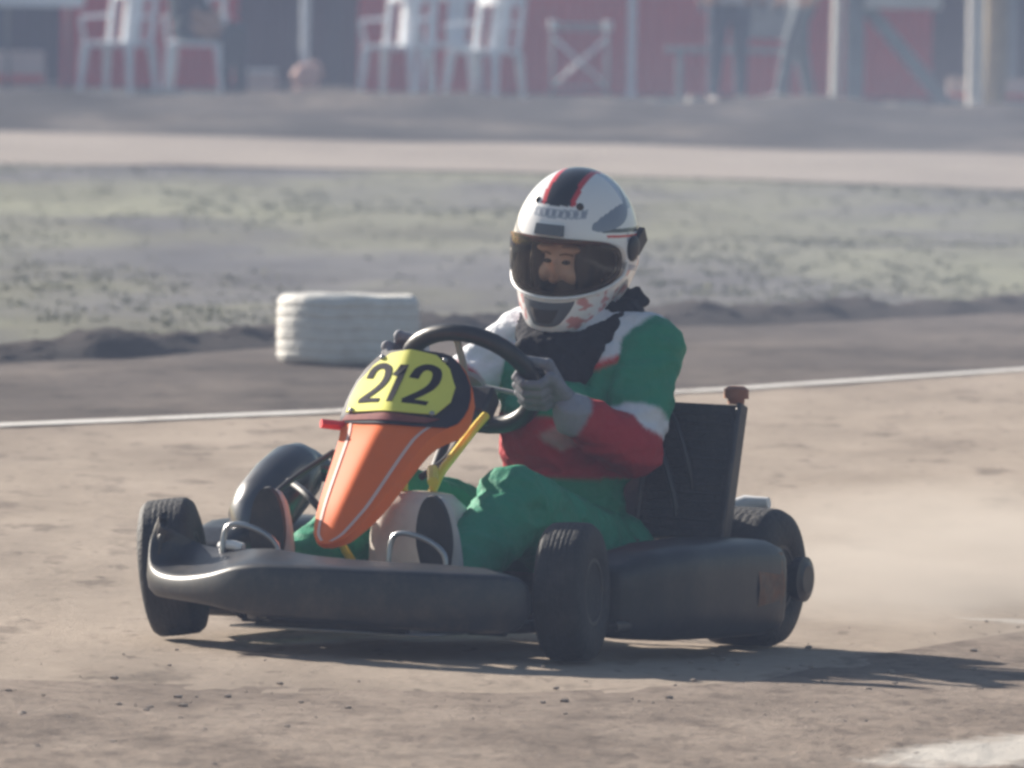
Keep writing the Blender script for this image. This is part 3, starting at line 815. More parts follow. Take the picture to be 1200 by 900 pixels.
bone('thigh_r', (-.70, .03, .175), (-.24, -.05, .30), .095, .075)
bone('shin_r', (-.24, -.05, .29), (.045, -.19, .15), .074, .052)
b = new()
for n, (p0, p1, r0, r1) in B.items(): capsule(b, p0, p1, r0, r1, 20, 7)
ellipsoid(b, (-.665, .105, .45), (.075, .12, .11))
ellipsoid(b, (-.805, .080, .83), (.082, .070, .100))     # head inside the helmet
me = fuse(b, .0062, 6)
GREEN, RED, WHITE, SKIN = (.006, .25, .14), (.42, .012, .022), (.74, .76, .82), (.60, .33, .22)
def seg_d(p, k):
    p0, p1, r0, r1 = B[k]; d = p1-p0; t = max(0, min(1, (p-p0).dot(d)/d.dot(d)))
    return (p-(p0+d*t)).length/(r0+(r1-r0)*t), t
def suitcol(co):
    p = co
    if p.z > .73: return SKIN
    best = min(((seg_d(p, k)+(k,)) for k in B), key=lambda q: q[0]); k, t = best[2], best[1]
    if k.startswith('thigh') or k.startswith('shin') or k == 'pelvis':
        return RED if (k == 'pelvis' and p.z > .33) else GREEN
    if k == 'uarm_l':
        return GREEN if t < .70 else (WHITE if t < .93 else RED)
    if k == 'farm_l': return WHITE if (t < .05 and p.z > .455) else (RED if t < .93 else (.3, .31, .36))
    if k == 'uarm_r': return WHITE if t < .50 else (RED if t < .60 else GREEN)
    if k == 'farm_r': return GREEN if t < .5 else (.55, .56, .6)
    yk = .553+.36*abs(p.y-.12)
    if p.z > yk+.016: return GREEN if p.y > .315 else WHITE
    if p.z > yk: return (.55, .02, .02)
    if p.z > .475: return GREEN
    if p.z > .35:
        if abs(p.y-.155)/.055+abs(p.z-.435)/.03 < 1 and p.x > -.72: return (.42, .26, .28)
        return RED
    return GREEN
def folds(me, amp):
    NN = [v.normal.copy() for v in me.vertices]; PP = [v.co.copy() for v in me.vertices]
    for v, p, nn in zip(me.vertices, PP, NN):
        a = noise.noise(Vector((p.x*16, p.y*16, p.z*26)))
        b_ = 1-abs(noise.noise(Vector((p.x*11+5, p.y*9, p.z*20+3))))*2.2
        c_ = 1-abs(noise.noise(Vector((p.x*30+2, p.y*26, p.z*48+1))))*2.5
        v.co = p+nn*amp*(.55*a+.8*b_+.32*c_)
me.update(); folds(me, .0080); paint(me, suitcol)
me.transform(Matrix.Translation(-DR))
body = link('body', me, M['suit'], person)

# gloves: palm, four fingers round the rim, thumb
def make_glove(ps, sgn, wrist):
    G = rimp(ps); v = (rimp(ps, 1.0)-rimp(ps, 0.0)).normalized(); w = SN.cross(v).normalized()
    if w.dot(SW) < 0: w = -w
    n_ = SN; b = new()
    for i, (o, L) in enumerate(((.033, .94), (.011, 1.03), (-.011, 1.0), (-.033, .84))):
        g0 = G+w*o
        pts = [g0+v*.046*1+n_*.004, g0+v*.030+n_*.030*L, g0-v*.004+n_*.0345*L, g0-v*.030*L+n_*.016, g0-v*.027*L-n_*.006]
        rad_ = [.0112, .0106, .0100, .0096, .0088]
        for k in range(4): capsule(b, pts[k], pts[k+1], rad_[k], rad_[k+1], 10, 4)
        capsule(b, pts[0], Vector(wrist)+w*o*.45, .0140, .022, 10, 4)
    t0 = Vector(wrist).lerp(G+v*.04-n_*.01, .5)+w*.012
    capsule(b, t0, G+v*.03-n_*.028+w*.040, .016, .0135, 10, 4); capsule(b, G+v*.03-n_*.028+w*.040, G-v*.018-n_*.022+w*.050, .0125, .0105, 10, 4)
    capsule(b, wrist, Vector(wrist)+(Vector(wrist)-G).normalized()*.045, .030, .036, 16, 4)
    m = fuse(b, .0023, 2, .4)
    m.transform(Matrix.Translation(-DR))
    return link('glove', m, M['glove'], person)
make_glove(R(-6), 1, (-.548, .205, .492))
make_glove(R(163), -1, (-.545, -.168, .560))

# shoes: sole faces forward, resting on the pedals
def make_shoe(y, yaw, x=.085, z=.10):
    b = new(); rt_ = Matrix.Rotation(yaw, 3, 'X')
    def P(l, s, h): # l along foot (heel->toe, pointing up), s sideways, h out of the sole backwards
        up_ = Vector((.22, 0, .975)); back = Vector((-.975, 0, .22))
        return Vector((x, y, z))+rt_ @ (up_*l+Vector((0, s, 0))+back*h)
    KEY = ((.0, .028, .030), (.04, .030, .034), (.09, .031, .034), (.14, .038, .030), (.19, .037, .024), (.215, .030, .018))
    ROWS = [tuple(a_+(c_-a_)*q/4 for a_, c_ in zip(A_, C_)) for A_, C_ in zip(KEY, KEY[1:]) for q in range(4)]+[KEY[-1]]
    for l, wd, hh in ROWS:
        capsule(b, P(l, -wd*.35, hh), P(l, wd*.35, hh), hh*.98, hh*.98, 12, 5)
    capsule(b, P(.03, 0, .04), P(.05, 0, .115), .040, .044); capsule(b, P(.05, 0, .05), P(.16, 0, .035), .036, .030)
    m = fuse(b, .005, 22); m.transform(Matrix.Translation(-DR)); sh = link('shoe', m, M['shoe'], person)
    b = new(); rings = []
    for h in (-.008, .006):
        ring = []
        for k in range(36):
            t = 2*PI*k/36; l = .11+.128*math.cos(t); wd = .040+.006*math.cos(t)-.008*math.exp(-((l-.08)/.04)**2)
            ring.append(P(l, wd*math.sin(t), h+.004*abs(math.cos(t))))
        rings.append(ring)
    loft(b, rings); obj('sole', b, M['sole'], sh, off=DR, sharp=40)
make_shoe(.195, R(0)); make_shoe(-.195, R(-4))

# scarf / neck roll
b = new()
NB = [Vector((-.79+.095*math.cos(t), .10+.105*math.sin(t), .688-.075*((1+math.cos(t))/2)**2)) for t in [2*PI*k/14 for k in range(14)]]
for k in range(14): capsule(b, NB[k], NB[(k+1) % 14], .040, .040, 12, 4)
capsule(b, (-.70, .09, .61), (-.665, .115, .545), .045, .030); capsule(b, (-.70, .16, .61), (-.665, .13, .555), .045, .032); capsule(b, (-.70, .03, .615), (-.672, .075, .565), .038, .026); capsule(b, (-.78, .0, .655), (-.78, .04, .65), .04, .04)
for k in range(9): capsule(b, (-.86, .09+.010*k, .70), (-.885-.003*k, .125+.009*k, .745-.012*(k % 3)), .020, .009)
capsule(b, (-.80, .17, .68), (-.80, .205, .695), .045, .025)
m = fuse(b, .005, 3)
_N = [v.normal.copy() for v in m.vertices]
for v, nn in zip(m.vertices, _N): v.co = v.co+nn*.007*fbm(v.co*26, 3)
m.transform(Matrix.Translation(-DR)); link('scarf', m, M['scarf'], person)

# helmet
HC = Vector((-.80, .078, .830))
HM = Matrix.Translation(HC) @ Matrix.Rotation(R(0), 4, 'Z') @ Matrix.Rotation(R(10), 4, 'Y') @ Matrix.Rotation(R(-4), 4, 'X') @ Matrix.Diagonal((.96, .94, 1.0, 1))
def hrad(d):
    """shell surface point for a unit direction; x forward, y left, z up"""
    lx = .158 if d.x > 0 else .172; ly = .139; lz = .172 if d.z > 0 else .215
    r = 1/math.sqrt((d.x/lx)**2+(d.y/ly)**2+(d.z/lz)**2)
    az = math.atan2(d.y, d.x); el = math.asin(max(-1, min(1, d.z)))
    r += .036*math.exp(-((el+R(46))/R(18))**2)*math.exp(-(az/R(48))**2)
    r -= .010*math.exp(-((el+R(42))/R(18))**2)*math.exp(-((abs(az)-R(100))/R(30))**2)
    if el < R(-14): r *= 1-.10*min(1, (R(-14)-el)/R(30))*min(1, abs(math.sin(az)))**2
    return r
def bdir(ps, sc=1.0, haz=R(70), hel=R(20), elc=R(-4)):
    c_, s_ = math.cos(ps), math.sin(ps); q = (abs(c_)**3+abs(s_)**3)**(-1/3)
    az = haz*c_*q*sc; el = elc+hel*s_*q*sc-(R(4)*abs(c_)**2*(-1 if s_ < 0 else .6))*0
    return Vector((math.cos(el)*math.cos(az), math.cos(el)*math.sin(az), math.sin(el)))
def slerp(a, b_, t):
    om = math.acos(max(-1, min(1, a.dot(b_))))
    return (a*math.sin((1-t)*om)+b_*math.sin(t*om))/math.sin(om)
NP, NR_ = 560, 130; back = Vector((-.97, 0, .24)).normalized()
b = new(); rings = []
for i in range(NR_+1):
    ring = []
    for k in range(NP):
        d = slerp(bdir(2*PI*k/NP), back, (i/NR_)*.985); ring.append(d*hrad(d))
    rings.append(ring)
Vv = [[b.verts.new(p) for p in r] for r in rings]
for i in range(NR_):
    for k in range(NP): b.faces.new((Vv[i][k], Vv[i][(k+1) % NP], Vv[i+1][(k+1) % NP], Vv[i+1][k]))
b.faces.new(Vv[-1])
def zcut(p): return -.182+.055*max(0, min(1, (.06-p.x)/.2))
bmesh.ops.delete(b, geom=[f for f in b.faces if f.calc_center_median().z < zcut(f.calc_center_median())], context='FACES')
bmesh.ops.recalc_face_normals(b, faces=b.faces)
me = bpy.data.meshes.new('helmet'); b.to_mesh(me); b.free()
HW_, HB, HR_, HG, HD = (.80, .80, .82), (.02, .02, .025), (.60, .05, .06), (.20, .23, .30), (.05, .06, .08)
def hcol(p):
    if p.z > .112:
        y = p.y-.004
        if abs(y) < .030: return HB
        if abs(y) < .041: return HR_
    # grey swooshes on the left flank and crown
    if p.y > .05:
        u = (p.x-.045)/.062; w_ = (p.z-.083+.25*(p.x-.045))/.017
        if u*u+w_*w_ < 1: return HG
        q2 = p.z-.150+.85*(p.y-.055)+.35*(p.x+.02)
        if abs(q2) < .0055+.02*max(0, .03-abs(p.x)) and p.x < .075: return HG
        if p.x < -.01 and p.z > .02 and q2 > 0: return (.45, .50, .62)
    if p.y > .06 and abs(p.z-.052-.12*p.x) < .0045 and p.x < .09: return HD
    if p.y > .07 and abs(p.z-.040-.12*p.x) < .0028 and p.x < .08: return HR_
    if p.y < -.05 and abs(p.z-.10+.5*p.x) < .008: return HG
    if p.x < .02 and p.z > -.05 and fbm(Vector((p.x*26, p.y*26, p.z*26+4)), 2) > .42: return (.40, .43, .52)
    if p.x > .08 and .088 < p.z < .106 and abs(p.y-.012) < .06: return (.42, .46, .52) if abs(p.z-.097) > .0055 else ((.30, .33, .40) if (p.y*1.0+.2) % .016 > .006 else (.66, .68, .72))
    if p.x > .05 and p.z < -.075:
        if .05 < abs(p.y) < .11 and fbm(Vector((p.x*34, p.y*34, p.z*60)), 2) > .18: return (.62, .28, .28)
    if -.035 < p.z-.25*p.x < -.022 and p.y > .07: return (.34, .38, .48)
    if p.z < -.02 and p.y > .09 and fbm(Vector((p.x*24, 4, p.z*40)), 2) > .25: return (.62, .36, .38)
    return HW_
paint(me, hcol, soft=0)
helmet = link('helmet', me, M['helmet'], person)
mm = Matrix.Translation(-DR) @ HM
me.transform(mm)
sol = helmet.modifiers.new('thick', 'SOLIDIFY'); sol.thickness = .012; sol.offset = -1
def hobj(name, b, mt, sharp=50, parent=helmet):
    bmesh.ops.transform(b, matrix=mm, verts=b.verts); return obj(name, b, mt, parent, sharp=sharp)
b = new(); tube(b, [bdir(2*PI*k/90)*(hrad(bdir(2*PI*k/90))-.002) for k in range(90)], .0062, 8, closed=True); hobj('eyeport_gasket', b, M['padding'])
# visor
def visor(sc, lift, mt, name, zlo=None, zhi=None):
    b = new(); n1, n2 = 90, 14; c0 = Vector((math.cos(R(-4)), 0, math.sin(R(-4))))
    rings = [[(lambda d: d*(hrad(d)+lift+.004*math.cos(min(1.5, math.atan2(abs(d.y), d.x)))))(slerp(c0, bdir(2*PI*k/n1, sc), i/n2)) for k in range(n1)] for i in range(1, n2+1)]
    V = [[b.verts.new(p) for p in r] for r in rings]; ctr = b.verts.new(c0*(hrad(c0)+lift+.004))
    for k in range(n1): b.faces.new((ctr, V[0][k], V[0][(k+1) % n1]))
    for i in range(n2-1):
        for k in range(n1): b.faces.new((V[i][k], V[i+1][k], V[i+1][(k+1) % n1], V[i][(k+1) % n1]))
    if zlo is not None: bmesh.ops.delete(b, geom=[f for f in b.faces if not zlo < f.calc_center_median().z < zhi or f.calc_center_median().x < .04], context='FACES')
    return hobj(name, b, mt)
visor(1.09, .004, M['visor'], 'visor')
visor(1.07, .006, M['tint'], 'visor_tint_strip', .036, .055)
b = new(); tube(b, [(lambda d: d*(hrad(d)+.006))(bdir(PI+PI*k/50, 1.10)) for k in range(51)], .0042, 8); hobj('visor_edge', b, M['white'])
b = new()
for i in range(8):   # dark tab above the visor
    pass
ds = [[(lambda d: d*(hrad(d)+.010))(Vector((math.cos(el)*math.cos(az), math.cos(el)*math.sin(az), math.sin(el)))) for el in lin(R(19), R(27), 4)] for az in lin(R(-12), R(13), 8)]
V = [[b.verts.new(p) for p in r] for r in ds]
for i in range(8):
    for k in range(4): b.faces.new((V[i][k], V[i+1][k], V[i+1][k+1], V[i][k+1]))
ex = bmesh.ops.extrude_face_region(b, geom=list(b.faces)); bmesh.ops.translate(b, verts=[v for v in ex['geom'] if isinstance(v, bmesh.types.BMVert)], vec=(-.012, 0, -.003))
hobj('visor_tab', b, mat('grey_tab', (.12, .14, .17), .5))
for az, el, r_ in ((R(28), R(44), .009), (R(-26), R(46), .008)):
    d = Vector((math.cos(el)*math.cos(az), math.cos(el)*math.sin(az), math.sin(el))); b = new(); ellipsoid(b, d*(hrad(d)-.001), (r_, r_, .006), d.to_track_quat('Z', 'Y').to_matrix(), 12, 8); hobj('vent', b, M['padding'])
# chin vents
def chin(az0, az1, el0, el1, lift, name, mt):
    b = new(); ds = [[(lambda d: d*(hrad(d)+lift))(Vector((math.cos(el)*math.cos(az), math.cos(el)*math.sin(az), math.sin(el)))) for el in lin(el0, el1, 6)] for az in lin(az0, az1, 12)]
    V = [[b.verts.new(p) for p in r] for r in ds]
    for i in range(12):
        for k in range(6): b.faces.new((V[i][k], V[i+1][k], V[i+1][k+1], V[i][k+1]))
    ex = bmesh.ops.extrude_face_region(b, geom=list(b.faces)); bmesh.ops.translate(b, verts=[v for v in ex['geom'] if isinstance(v, bmesh.types.BMVert)], vec=(-.015, 0, .002))
    hobj(name, b, mt)
def tapered(name, az_top, az_bot, el0, el1, lift, mt):
    b = new(); V = []
    for k in range(9):
        el = el1+(el0-el1)*k/8; aw = az_top+(az_bot-az_top)*(k/8)**1.5; row = []
        for i in range(17):
            az = -aw+2*aw*i/16; d = Vector((math.cos(el)*math.cos(az), math.cos(el)*math.sin(az), math.sin(el))); row.append(b.verts.new(d*(hrad(d)+lift*(1-abs(i/8-1)**4))))
        V.append(row)
    for k in range(8):
        for i in range(16): b.faces.new((V[k][i], V[k][i+1], V[k+1][i+1], V[k+1][i]))
    ex = bmesh.ops.extrude_face_region(b, geom=list(b.faces)); bmesh.ops.translate(b, verts=[v for v in ex['geom'] if isinstance(v, bmesh.types.BMVert)], vec=(-.018, 0, .004))
    hobj(name, b, mt)
tapered('chin_vent', R(25), R(13), R(-41), R(-29), .007, M['greyvent'])
tapered('vent', R(15), R(9), R(-38.5), R(-32), .011, M['padding'])
tapered('vent', R(10), R(6), R(-60), R(-46), .003, M['padding'])
for s in (-1, 1):
    b = new(); ellipsoid(b, Vector((-.005, s*.140, .012)), (.028, .010, .028)); box(b, (-.045, s*.136, .02), (.05, .014, .035), Matrix.Rotation(R(30), 3, 'Y'))
    hobj('visor_pivot', b, M['blk'])
# face details in the eyeport
b = new()
ellipsoid(b, (.062, 0, -.03), (.042, .046, .060)); ellipsoid(b, (.103, 0, -.045), (.022, .010, .026)); ellipsoid(b, (.117, 0, -.056), (.014, .012, .011)); ellipsoid(b, (.098, 0, -.085), (.012, .02, .008))
for s in (-1, 1): ellipsoid(b, (.080, s*.028, -.052), (.022, .024, .024)); ellipsoid(b, (.088, s*.03, .004), (.02, .024, .010))
bmesh.ops.translate(b, verts=b.verts, vec=(0, 0, .010)); m = fuse(b, .0035, 4); m.transform(mm); link('face', m, M['skin'], person)
BROW = mat('eyebrow_hair', (.20, .12, .08), .8)
EYE = mat('eye', (.03, .022, .02), .2)
for s in (-1, 1):
    b = new(); ellipsoid(b, (.0985, s*.022, -.013), (.010, .010, .0052)); bmesh.ops.transform(b, matrix=mm, verts=b.verts); obj('eye', b, EYE, person)
    b = new(); tube(b, [(.110, s*.011, .004), (.106, s*.024, .0065), (.096, s*.038, .003)], .0021, 6, smooth=3)
    bmesh.ops.transform(b, matrix=mm, verts=b.verts); obj('eyebrow', b, BROW, person)
b = new(); ellipsoid(b, (-.01, 0, -.01), (.102, .095, .12)); ellipsoid(b, (.05, .055, -.03), (.05, .028, .08)); ellipsoid(b, (.05, -.058, -.03), (.045, .024, .08)); ellipsoid(b, (.078, 0, -.082), (.044, .054, .034)); ellipsoid(b, (.06, 0, .045), (.05, .055, .028)); bmesh.ops.transform(b, matrix=mm, verts=b.verts); obj('balaclava', b, M['padding'], person)

# ------------------------------------------------------------------ PIT AREA in the distance
def make_chair():
    root = empty('plastic_chair', (0, 0, 0))
    b = new(); rings = []
    for z, k in ((.40, .96), (.42, 1), (.44, 1), (.445, .97)):
        rings.append([Vector((.0+.23*k*math.copysign(abs(math.cos(t))**.5, math.cos(t)), .22*k*math.copysign(abs(math.sin(t))**.5, math.sin(t)), z)) for t in [2*PI*q/28 for q in range(28)]])
    loft(b, rings); obj('seat', b, M['whitep'], root, sharp=50)
    for sx, sy in ((1, 1), (1, -1), (-1, 1), (-1, -1)):
        b = new(); x0, y0 = sx*.20, sy*.20; x1, y1 = sx*.245, sy*.235
        loft(b, [[Vector((x+dx*w, y+dy*w, z)) for dx, dy in ((-.5, -.5), (.5, -.5), (.5, .5), (-.5, .5))] for x, y, z, w in ((x1, y1, 0, .035), (x0, y0, .42, .06))])
        obj('leg', b, M['whitep'], root, bevel=.006)
    b = new()       # back: centre panel, side posts, top rail, as one moulded piece
    def bk(y, z): return Vector((-.21-.22*(z-.42)-.0*y+.25*y*y, y, z))
    def strip(ya, yb, z0, z1, wt=1):
        n = 10
        for i in range(n):
            za, zb = z0+(z1-z0)*i/n, z0+(z1-z0)*(i+1)/n
            q = [bk(ya, za), bk(yb, za), bk(yb, zb), bk(ya, zb)]
            f = [b.verts.new(p) for p in q]; g_ = [b.verts.new(p+Vector((-.015, 0, 0))) for p in q]
            b.faces.new(f); b.faces.new(g_[::-1])
            for k in range(4): b.faces.new((f[k], g_[k], g_[(k+1) % 4], f[(k+1) % 4]))
    strip(-.215, -.165, .42, .86); strip(.165, .215, .42, .86); strip(-.085, .085, .42, .84); strip(-.214, .214, .80, .875)
    obj('backrest', b, M['whitep'], root)
    for s in (-1, 1):
        b = new(); tube(b, [(.17, s*.225, .43), (.20, s*.245, .60), (.15, s*.25, .64), (-.1, s*.245, .65), (-.24, s*.21, .66)], .020, 8, smooth=4, sq=.7); obj('armrest', b, M['whitep'], root)
    return root
chair0 = make_chair()
CH = [(-3.29, 110.5, -115, 'white plastic chair nearest the left table, seen against bare red sheeting'),
      (-2.68, 112.0, -95, 'white plastic chair with a dark-clothed person sitting on it'),
      (-.99, 111.3, -112, 'white plastic chair standing alone to the right of the dark opening'),
      (-.26, 108.6, -118, 'white plastic chair nearest the track, in front of another one'),
      (-.56, 113.4, -100, 'white plastic chair half hidden behind the one nearest the track')]
for i, (x, y, a, lb) in enumerate(CH):
    o = chair0 if i == 0 else copy_tree(chair0)
    o.location = (x, y, .02); o.rotation_euler = (0, 0, R(a)); tag(o, lb, 'chair', 'white plastic chairs along the red wall')

def make_person(loc, rz, top, bottom, shoe, pose, label, sc=1.0, hair=(.03, .02, .015)):
    """pose: dict of joints, metres, x forward y left"""
    J = pose; b = new(); root = empty('person', loc, rz)
    def c(p, q, r0, r1): capsule(b, J[p] if isinstance(p, str) else p, J[q] if isinstance(q, str) else q, r0, r1, 14, 5)
    hl, hr = Vector(J['hl']), Vector(J['hr']); hp = (hl+hr)/2
    ch = Vector(J['chest']); nk = Vector(J['neck']); hd = Vector(J['head'])
    c(hl, hr, .105, .105); capsule(b, hp, ch, .12, .135); capsule(b, Vector(J['sl']), Vector(J['sr']), .065, .065); capsule(b, ch+Vector((0, .06, 0)), Vector(J['sl']), .09, .065); capsule(b, ch-Vector((0, .06, 0)), Vector(J['sr']), .09, .065)
    capsule(b, nk, hd, .055, .06); ellipsoid(b, hd+Vector((.01, 0, .03)), (.095, .075, .118)); ellipsoid(b, hd+Vector((.105, 0, .01)), (.018, .012, .02))
    for s in 'lr':
        c('s'+s, 'e'+s, .055, .045); c('e'+s, 'w'+s, .043, .03); wv = Vector(J['w'+s]); dv = (wv-Vector(J['e'+s])).normalized()
        capsule(b, wv, wv+dv*.07, .03, .032)
        for k in range(4): capsule(b, wv+dv*.08+Vector((0, 0, 0))+Vector((.02*(k-1.5), 0, 0)), wv+dv*(.15-.01*abs(k-1.3))+Vector((.022*(k-1.5), 0, 0)), .009, .008, 8, 3)
        capsule(b, wv+dv*.02, wv+dv*.07+Vector((.045, 0, 0)), .012, .009, 8, 3)
        c('h'+s, 'k'+s, .095, .068); c('k'+s, 'a'+s, .064, .045)
    me = fuse(b, .014, 4); hz = hp.z
    def pc(p):
        if p.z > nk.z+.04: return (.45, .27, .19)
        if p.z > hz-.09 or (abs(p.y-hp.y) > .17 and p.z > hz-.05): 
            for s in 'lr':
                if (p-Vector(J['w'+s])).length < .16 and p.z < Vector(J['e'+s]).z: return (.45, .27, .19)
            return top
        return bottom
    me.update(); folds(me, .008); paint(me, pc); link('body', me, M['people'], root)
    for s in 'lr':
        a_ = Vector(J['a'+s]); b = new(); fw = Vector(J.get('toe'+s, (1, 0, 0)))
        capsule(b, a_+Vector((0, 0, -.045)), a_+fw*.16+Vector((0, 0, -.055)), .042, .034, 12, 4); capsule(b, a_, a_+Vector((0, 0, -.03)), .047, .045, 12, 4)
        m = fuse(b, .01, 3); link('shoe', m, mat('shoe_cloth', shoe, .7), root)
    b = new(); ellipsoid(b, hd+Vector((-.012, 0, .05)), (.098, .082, .108)); m = fuse(b, .012, 2); link('hair', m, mat('hair', hair, .8), root)
    return tag(root, label, 'person')
stand = dict(hl=(0, .09, .93), hr=(0, -.09, .93), chest=(0, 0, 1.28), neck=(0, 0, 1.45), head=(.01, 0, 1.60), sl=(0, .19, 1.41), sr=(0, -.19, 1.41),
             el=(-.02, .25, 1.13), er=(-.02, -.25, 1.13), wl=(.06, .25, .90), wr=(.06, -.25, .90), kl=(.02, .085, .50), kr=(.0, -.105, .50), al=(0, .10, .10), ar=(0, -.13, .10))
make_person((1.72, 108.5, .02), R(-78), (.75, .75, .76), (.03, .065, .11), (.35, .3, .28), stand, 'standing person in dark blue jeans and white top beside the grey bench')
stride = dict(stand); stride.update(kl=(.16, .09, .52), al=(.26, .10, .12), kr=(-.04, -.09, .5), ar=(-.14, -.10, .10), hl=(0, .09, .92), hr=(0, -.09, .92))
make_person((2.32, 109.0, .02), R(-150), (.3, .32, .34), (.15, .19, .22), (.7, .68, .66), stride, 'walking person in grey trousers and white shoes at the right end of the bench')
sit = dict(hl=(-.08, .09, .54), hr=(-.08, -.09, .54), chest=(-.14, 0, .86), neck=(-.14, 0, 1.03), head=(-.11, 0, 1.18), sl=(-.14, .18, .98), sr=(-.14, -.18, .98),
           el=(-.05, .24, .74), er=(-.05, -.24, .74), wl=(.16, .16, .62), wr=(.16, -.16, .62), kl=(.34, .11, .53), kr=(.34, -.11, .53), al=(.34, .13, .10), ar=(.30, -.13, .10))
make_person((-2.68, 112.0, .02), R(-20), (.03, .05, .06), (.03, .045, .055), (.04, .04, .05), sit, 'person in dark clothes sitting on a white plastic chair beside the dark opening')

# red sheeting walls with battens
def red_wall(x0, x1, y, label):
    root = empty('sheeting_wall', ((x0+x1)/2, y, 0)); w = x1-x0
    b = new(); n = int(w/.03); G0, G1 = [], []
    for i in range(n+1):
        x = -w/2+w*i/n; yy = .012*math.sin(x*2*PI/.12); G0.append((b.verts.new((x, yy, .02)), b.verts.new((x, yy, 2.35)))); G1.append((b.verts.new((x, yy+.01, .02)), b.verts.new((x, yy+.01, 2.35))))
    for i in range(n): b.faces.new((G0[i][0], G0[i+1][0], G0[i+1][1], G0[i][1])); b.faces.new((G1[i][0], G1[i][1], G1[i+1][1], G1[i+1][0]))
    for i in (0, n): b.faces.new((G0[i][0], G0[i][1], G1[i][1], G1[i][0]))
    obj('sheet', b, M['red_sheet'], root)
    for k in range(max(2, int(w/1.6)+1)):
        x = -w/2+.04+(w-.08)*k/max(1, int(w/1.6)); b = new(); box(b, (x, .06, 1.2), (.07, .07, 2.4)); obj('wall_post', b, M['postg'], root, smooth=False)
    b = new(); box(b, (0, .065, 2.38), (w, .06, .06)); obj('top_rail', b, M['postg'], root, smooth=False)
    return tag(root, label, 'wall', 'red sheeting walls of the pit booths')
red_wall(-3.96, -2.42, 116, 'short red sheeting wall behind the two left chairs')
red_wall(-1.38, 3.60, 116, 'long red sheeting wall behind the bench and the right-hand chairs')
b = new(); n = 200
for i in range(n): pass
G = [[b.verts.new((-14+28*i/200, .10*math.sin(i*.9)+.05*math.sin(i*2.3), z)) for z in (.02, 1.2, 2.6)] for i in range(201)]
G2 = [[b.verts.new(v.co+Vector((0, .03, 0))) for v in r] for r in G]
for i in range(200):
    for k in range(2): b.faces.new((G[i][k], G[i+1][k], G[i+1][k+1], G[i][k+1])); b.faces.new((G2[i][k], G2[i][k+1], G2[i+1][k+1], G2[i+1][k]))
o = obj('tarpaulin', b, M['dark_back']); o.location = (0, 118.5, 0); tag(o, 'dark green tarpaulin hanging behind the gaps in the red wall', 'tarpaulin')

def pole(name, x, y, z0, z1, r, mt, label, lean=0, cat='pole', seg=12):
    b = new(); tube(b, [(0, 0, z0), (lean*.5, 0, (z0+z1)/2), (lean, 0, z1)], r, seg)
    lathe(b, [(z0-.001, 0), (z0-.001, r*1.8), (z0+.02, r*1.8), (z0+.02, r)], 'z', 12)
    o = obj(name, b, mt); o.location = (x, y, 0); return tag(o, label, cat)
pole('tent_pole', -1.76, 111.0, .012, 2.6, .035, M['whitep'], 'pale tent pole standing in the dark opening with a pink bag at its foot')
pole('tent_pole', .985, 115.0, .012, 2.6, .035, M['whitep'], 'pale tent pole between the folding frame and the bench')
pole('tent_pole', 4.22, 114.0, .012, 2.6, .05, M['postg'], 'grey pole at the far right edge of the pit area')
# bag at pole foot
b = new(); ellipsoid(b, (0, 0, .19), (.12, .08, .12)); ellipsoid(b, (.07, 0, .24), (.07, .06, .09)); ellipsoid(b, (-.05, 0, .08), (.05, .05, .08))
m = fuse(b, .012, 4); 
_N = [v.normal.copy() for v in m.vertices]
for v, nn in zip(m.vertices, _N): v.co += nn*.012*fbm(v.co*12, 2)
o = link('bag', m, mat('pink_bag', (.62, .36, .30), .7)); o.location = (-1.74, 110.75, .0); tag(o, 'crumpled pink bag at the foot of the left tent pole', 'bag')
# box
b = new(); box(b, (0, 0, .10), (.24, .2, .16)); root = empty('crate', (-2.12, 111.6, 0)); b2 = new(); 
obj('crate_body', b, M['barrierw'], root, bevel=.01)
box(b2, (0, 0, .195), (.26, .22, .03)); obj('lid', b2, M['white'], root, bevel=.006)
b3 = new(); box(b3, (0, 0, .01), (.3, .3, .02)); obj('crate_foot', b3, M['postg'], root, smooth=False)
root.scale = (1, 1, 1.15); tag(root, 'small pale crate on the ground in front of the dark opening', 'crate')

# folding frame with crossed legs
root = empty('folding_frame', (.53, 112.6, .02))
for x in (-.23, .23):
    for y in (-.15, .15):
        b = new(); tube(b, [(x, y, 0), (x, y, .60)], .016, 8); obj('leg', b, M['postg'], root)
        if y < 0:
            b = new(); lathe(b, [(.58, 0), (.58, .034), (.64, .038), (.66, .03), (.66, 0)], 'z', 12, c=(x, y, 0)); obj('cap', b, M['white'], root)
for s in (-1, 1):
    b = new(); tube(b, [(-.23*s, -.15, .10), (.23*s, -.15, .52)], .014, 8); obj('cross_brace', b, M['whitep'], root)
b = new(); tube(b, [(-.23, -.15, .10), (.23, -.15, .10)], .012, 8); obj('rail', b, M['postg'], root)
b = new(); tube(b, [(-.23, .15, .58), (.23, .15, .58)], .012, 8); obj('rail', b, M['postg'], root)
b = new(); box(b, (0, .15, .62), (.5, .05, .03)); obj('top_board', b, M['postg'], root)
tag(root, 'grey folding frame with crossed braces and white caps in front of the red wall', 'folding frame')

# bench
root = empty('bench', (1.83, 113.2, .02))
b = new(); box(b, (0, 0, .42), (1.15, .30, .05)); obj('seat', b, M['postg'], root, bevel=.005)
for x in (-.45, .45):
    b = new(); box(b, (x, 0, .20), (.06, .26, .39)); obj('leg', b, M['postg'], root, bevel=.004)
b = new(); box(b, (.3, .17, .72), (.50, .03, .40)); obj('backrest', b, M['hosegrey'], root, bevel=.01)
tag(root, 'long grey bench against the red wall behind the standing person', 'bench')

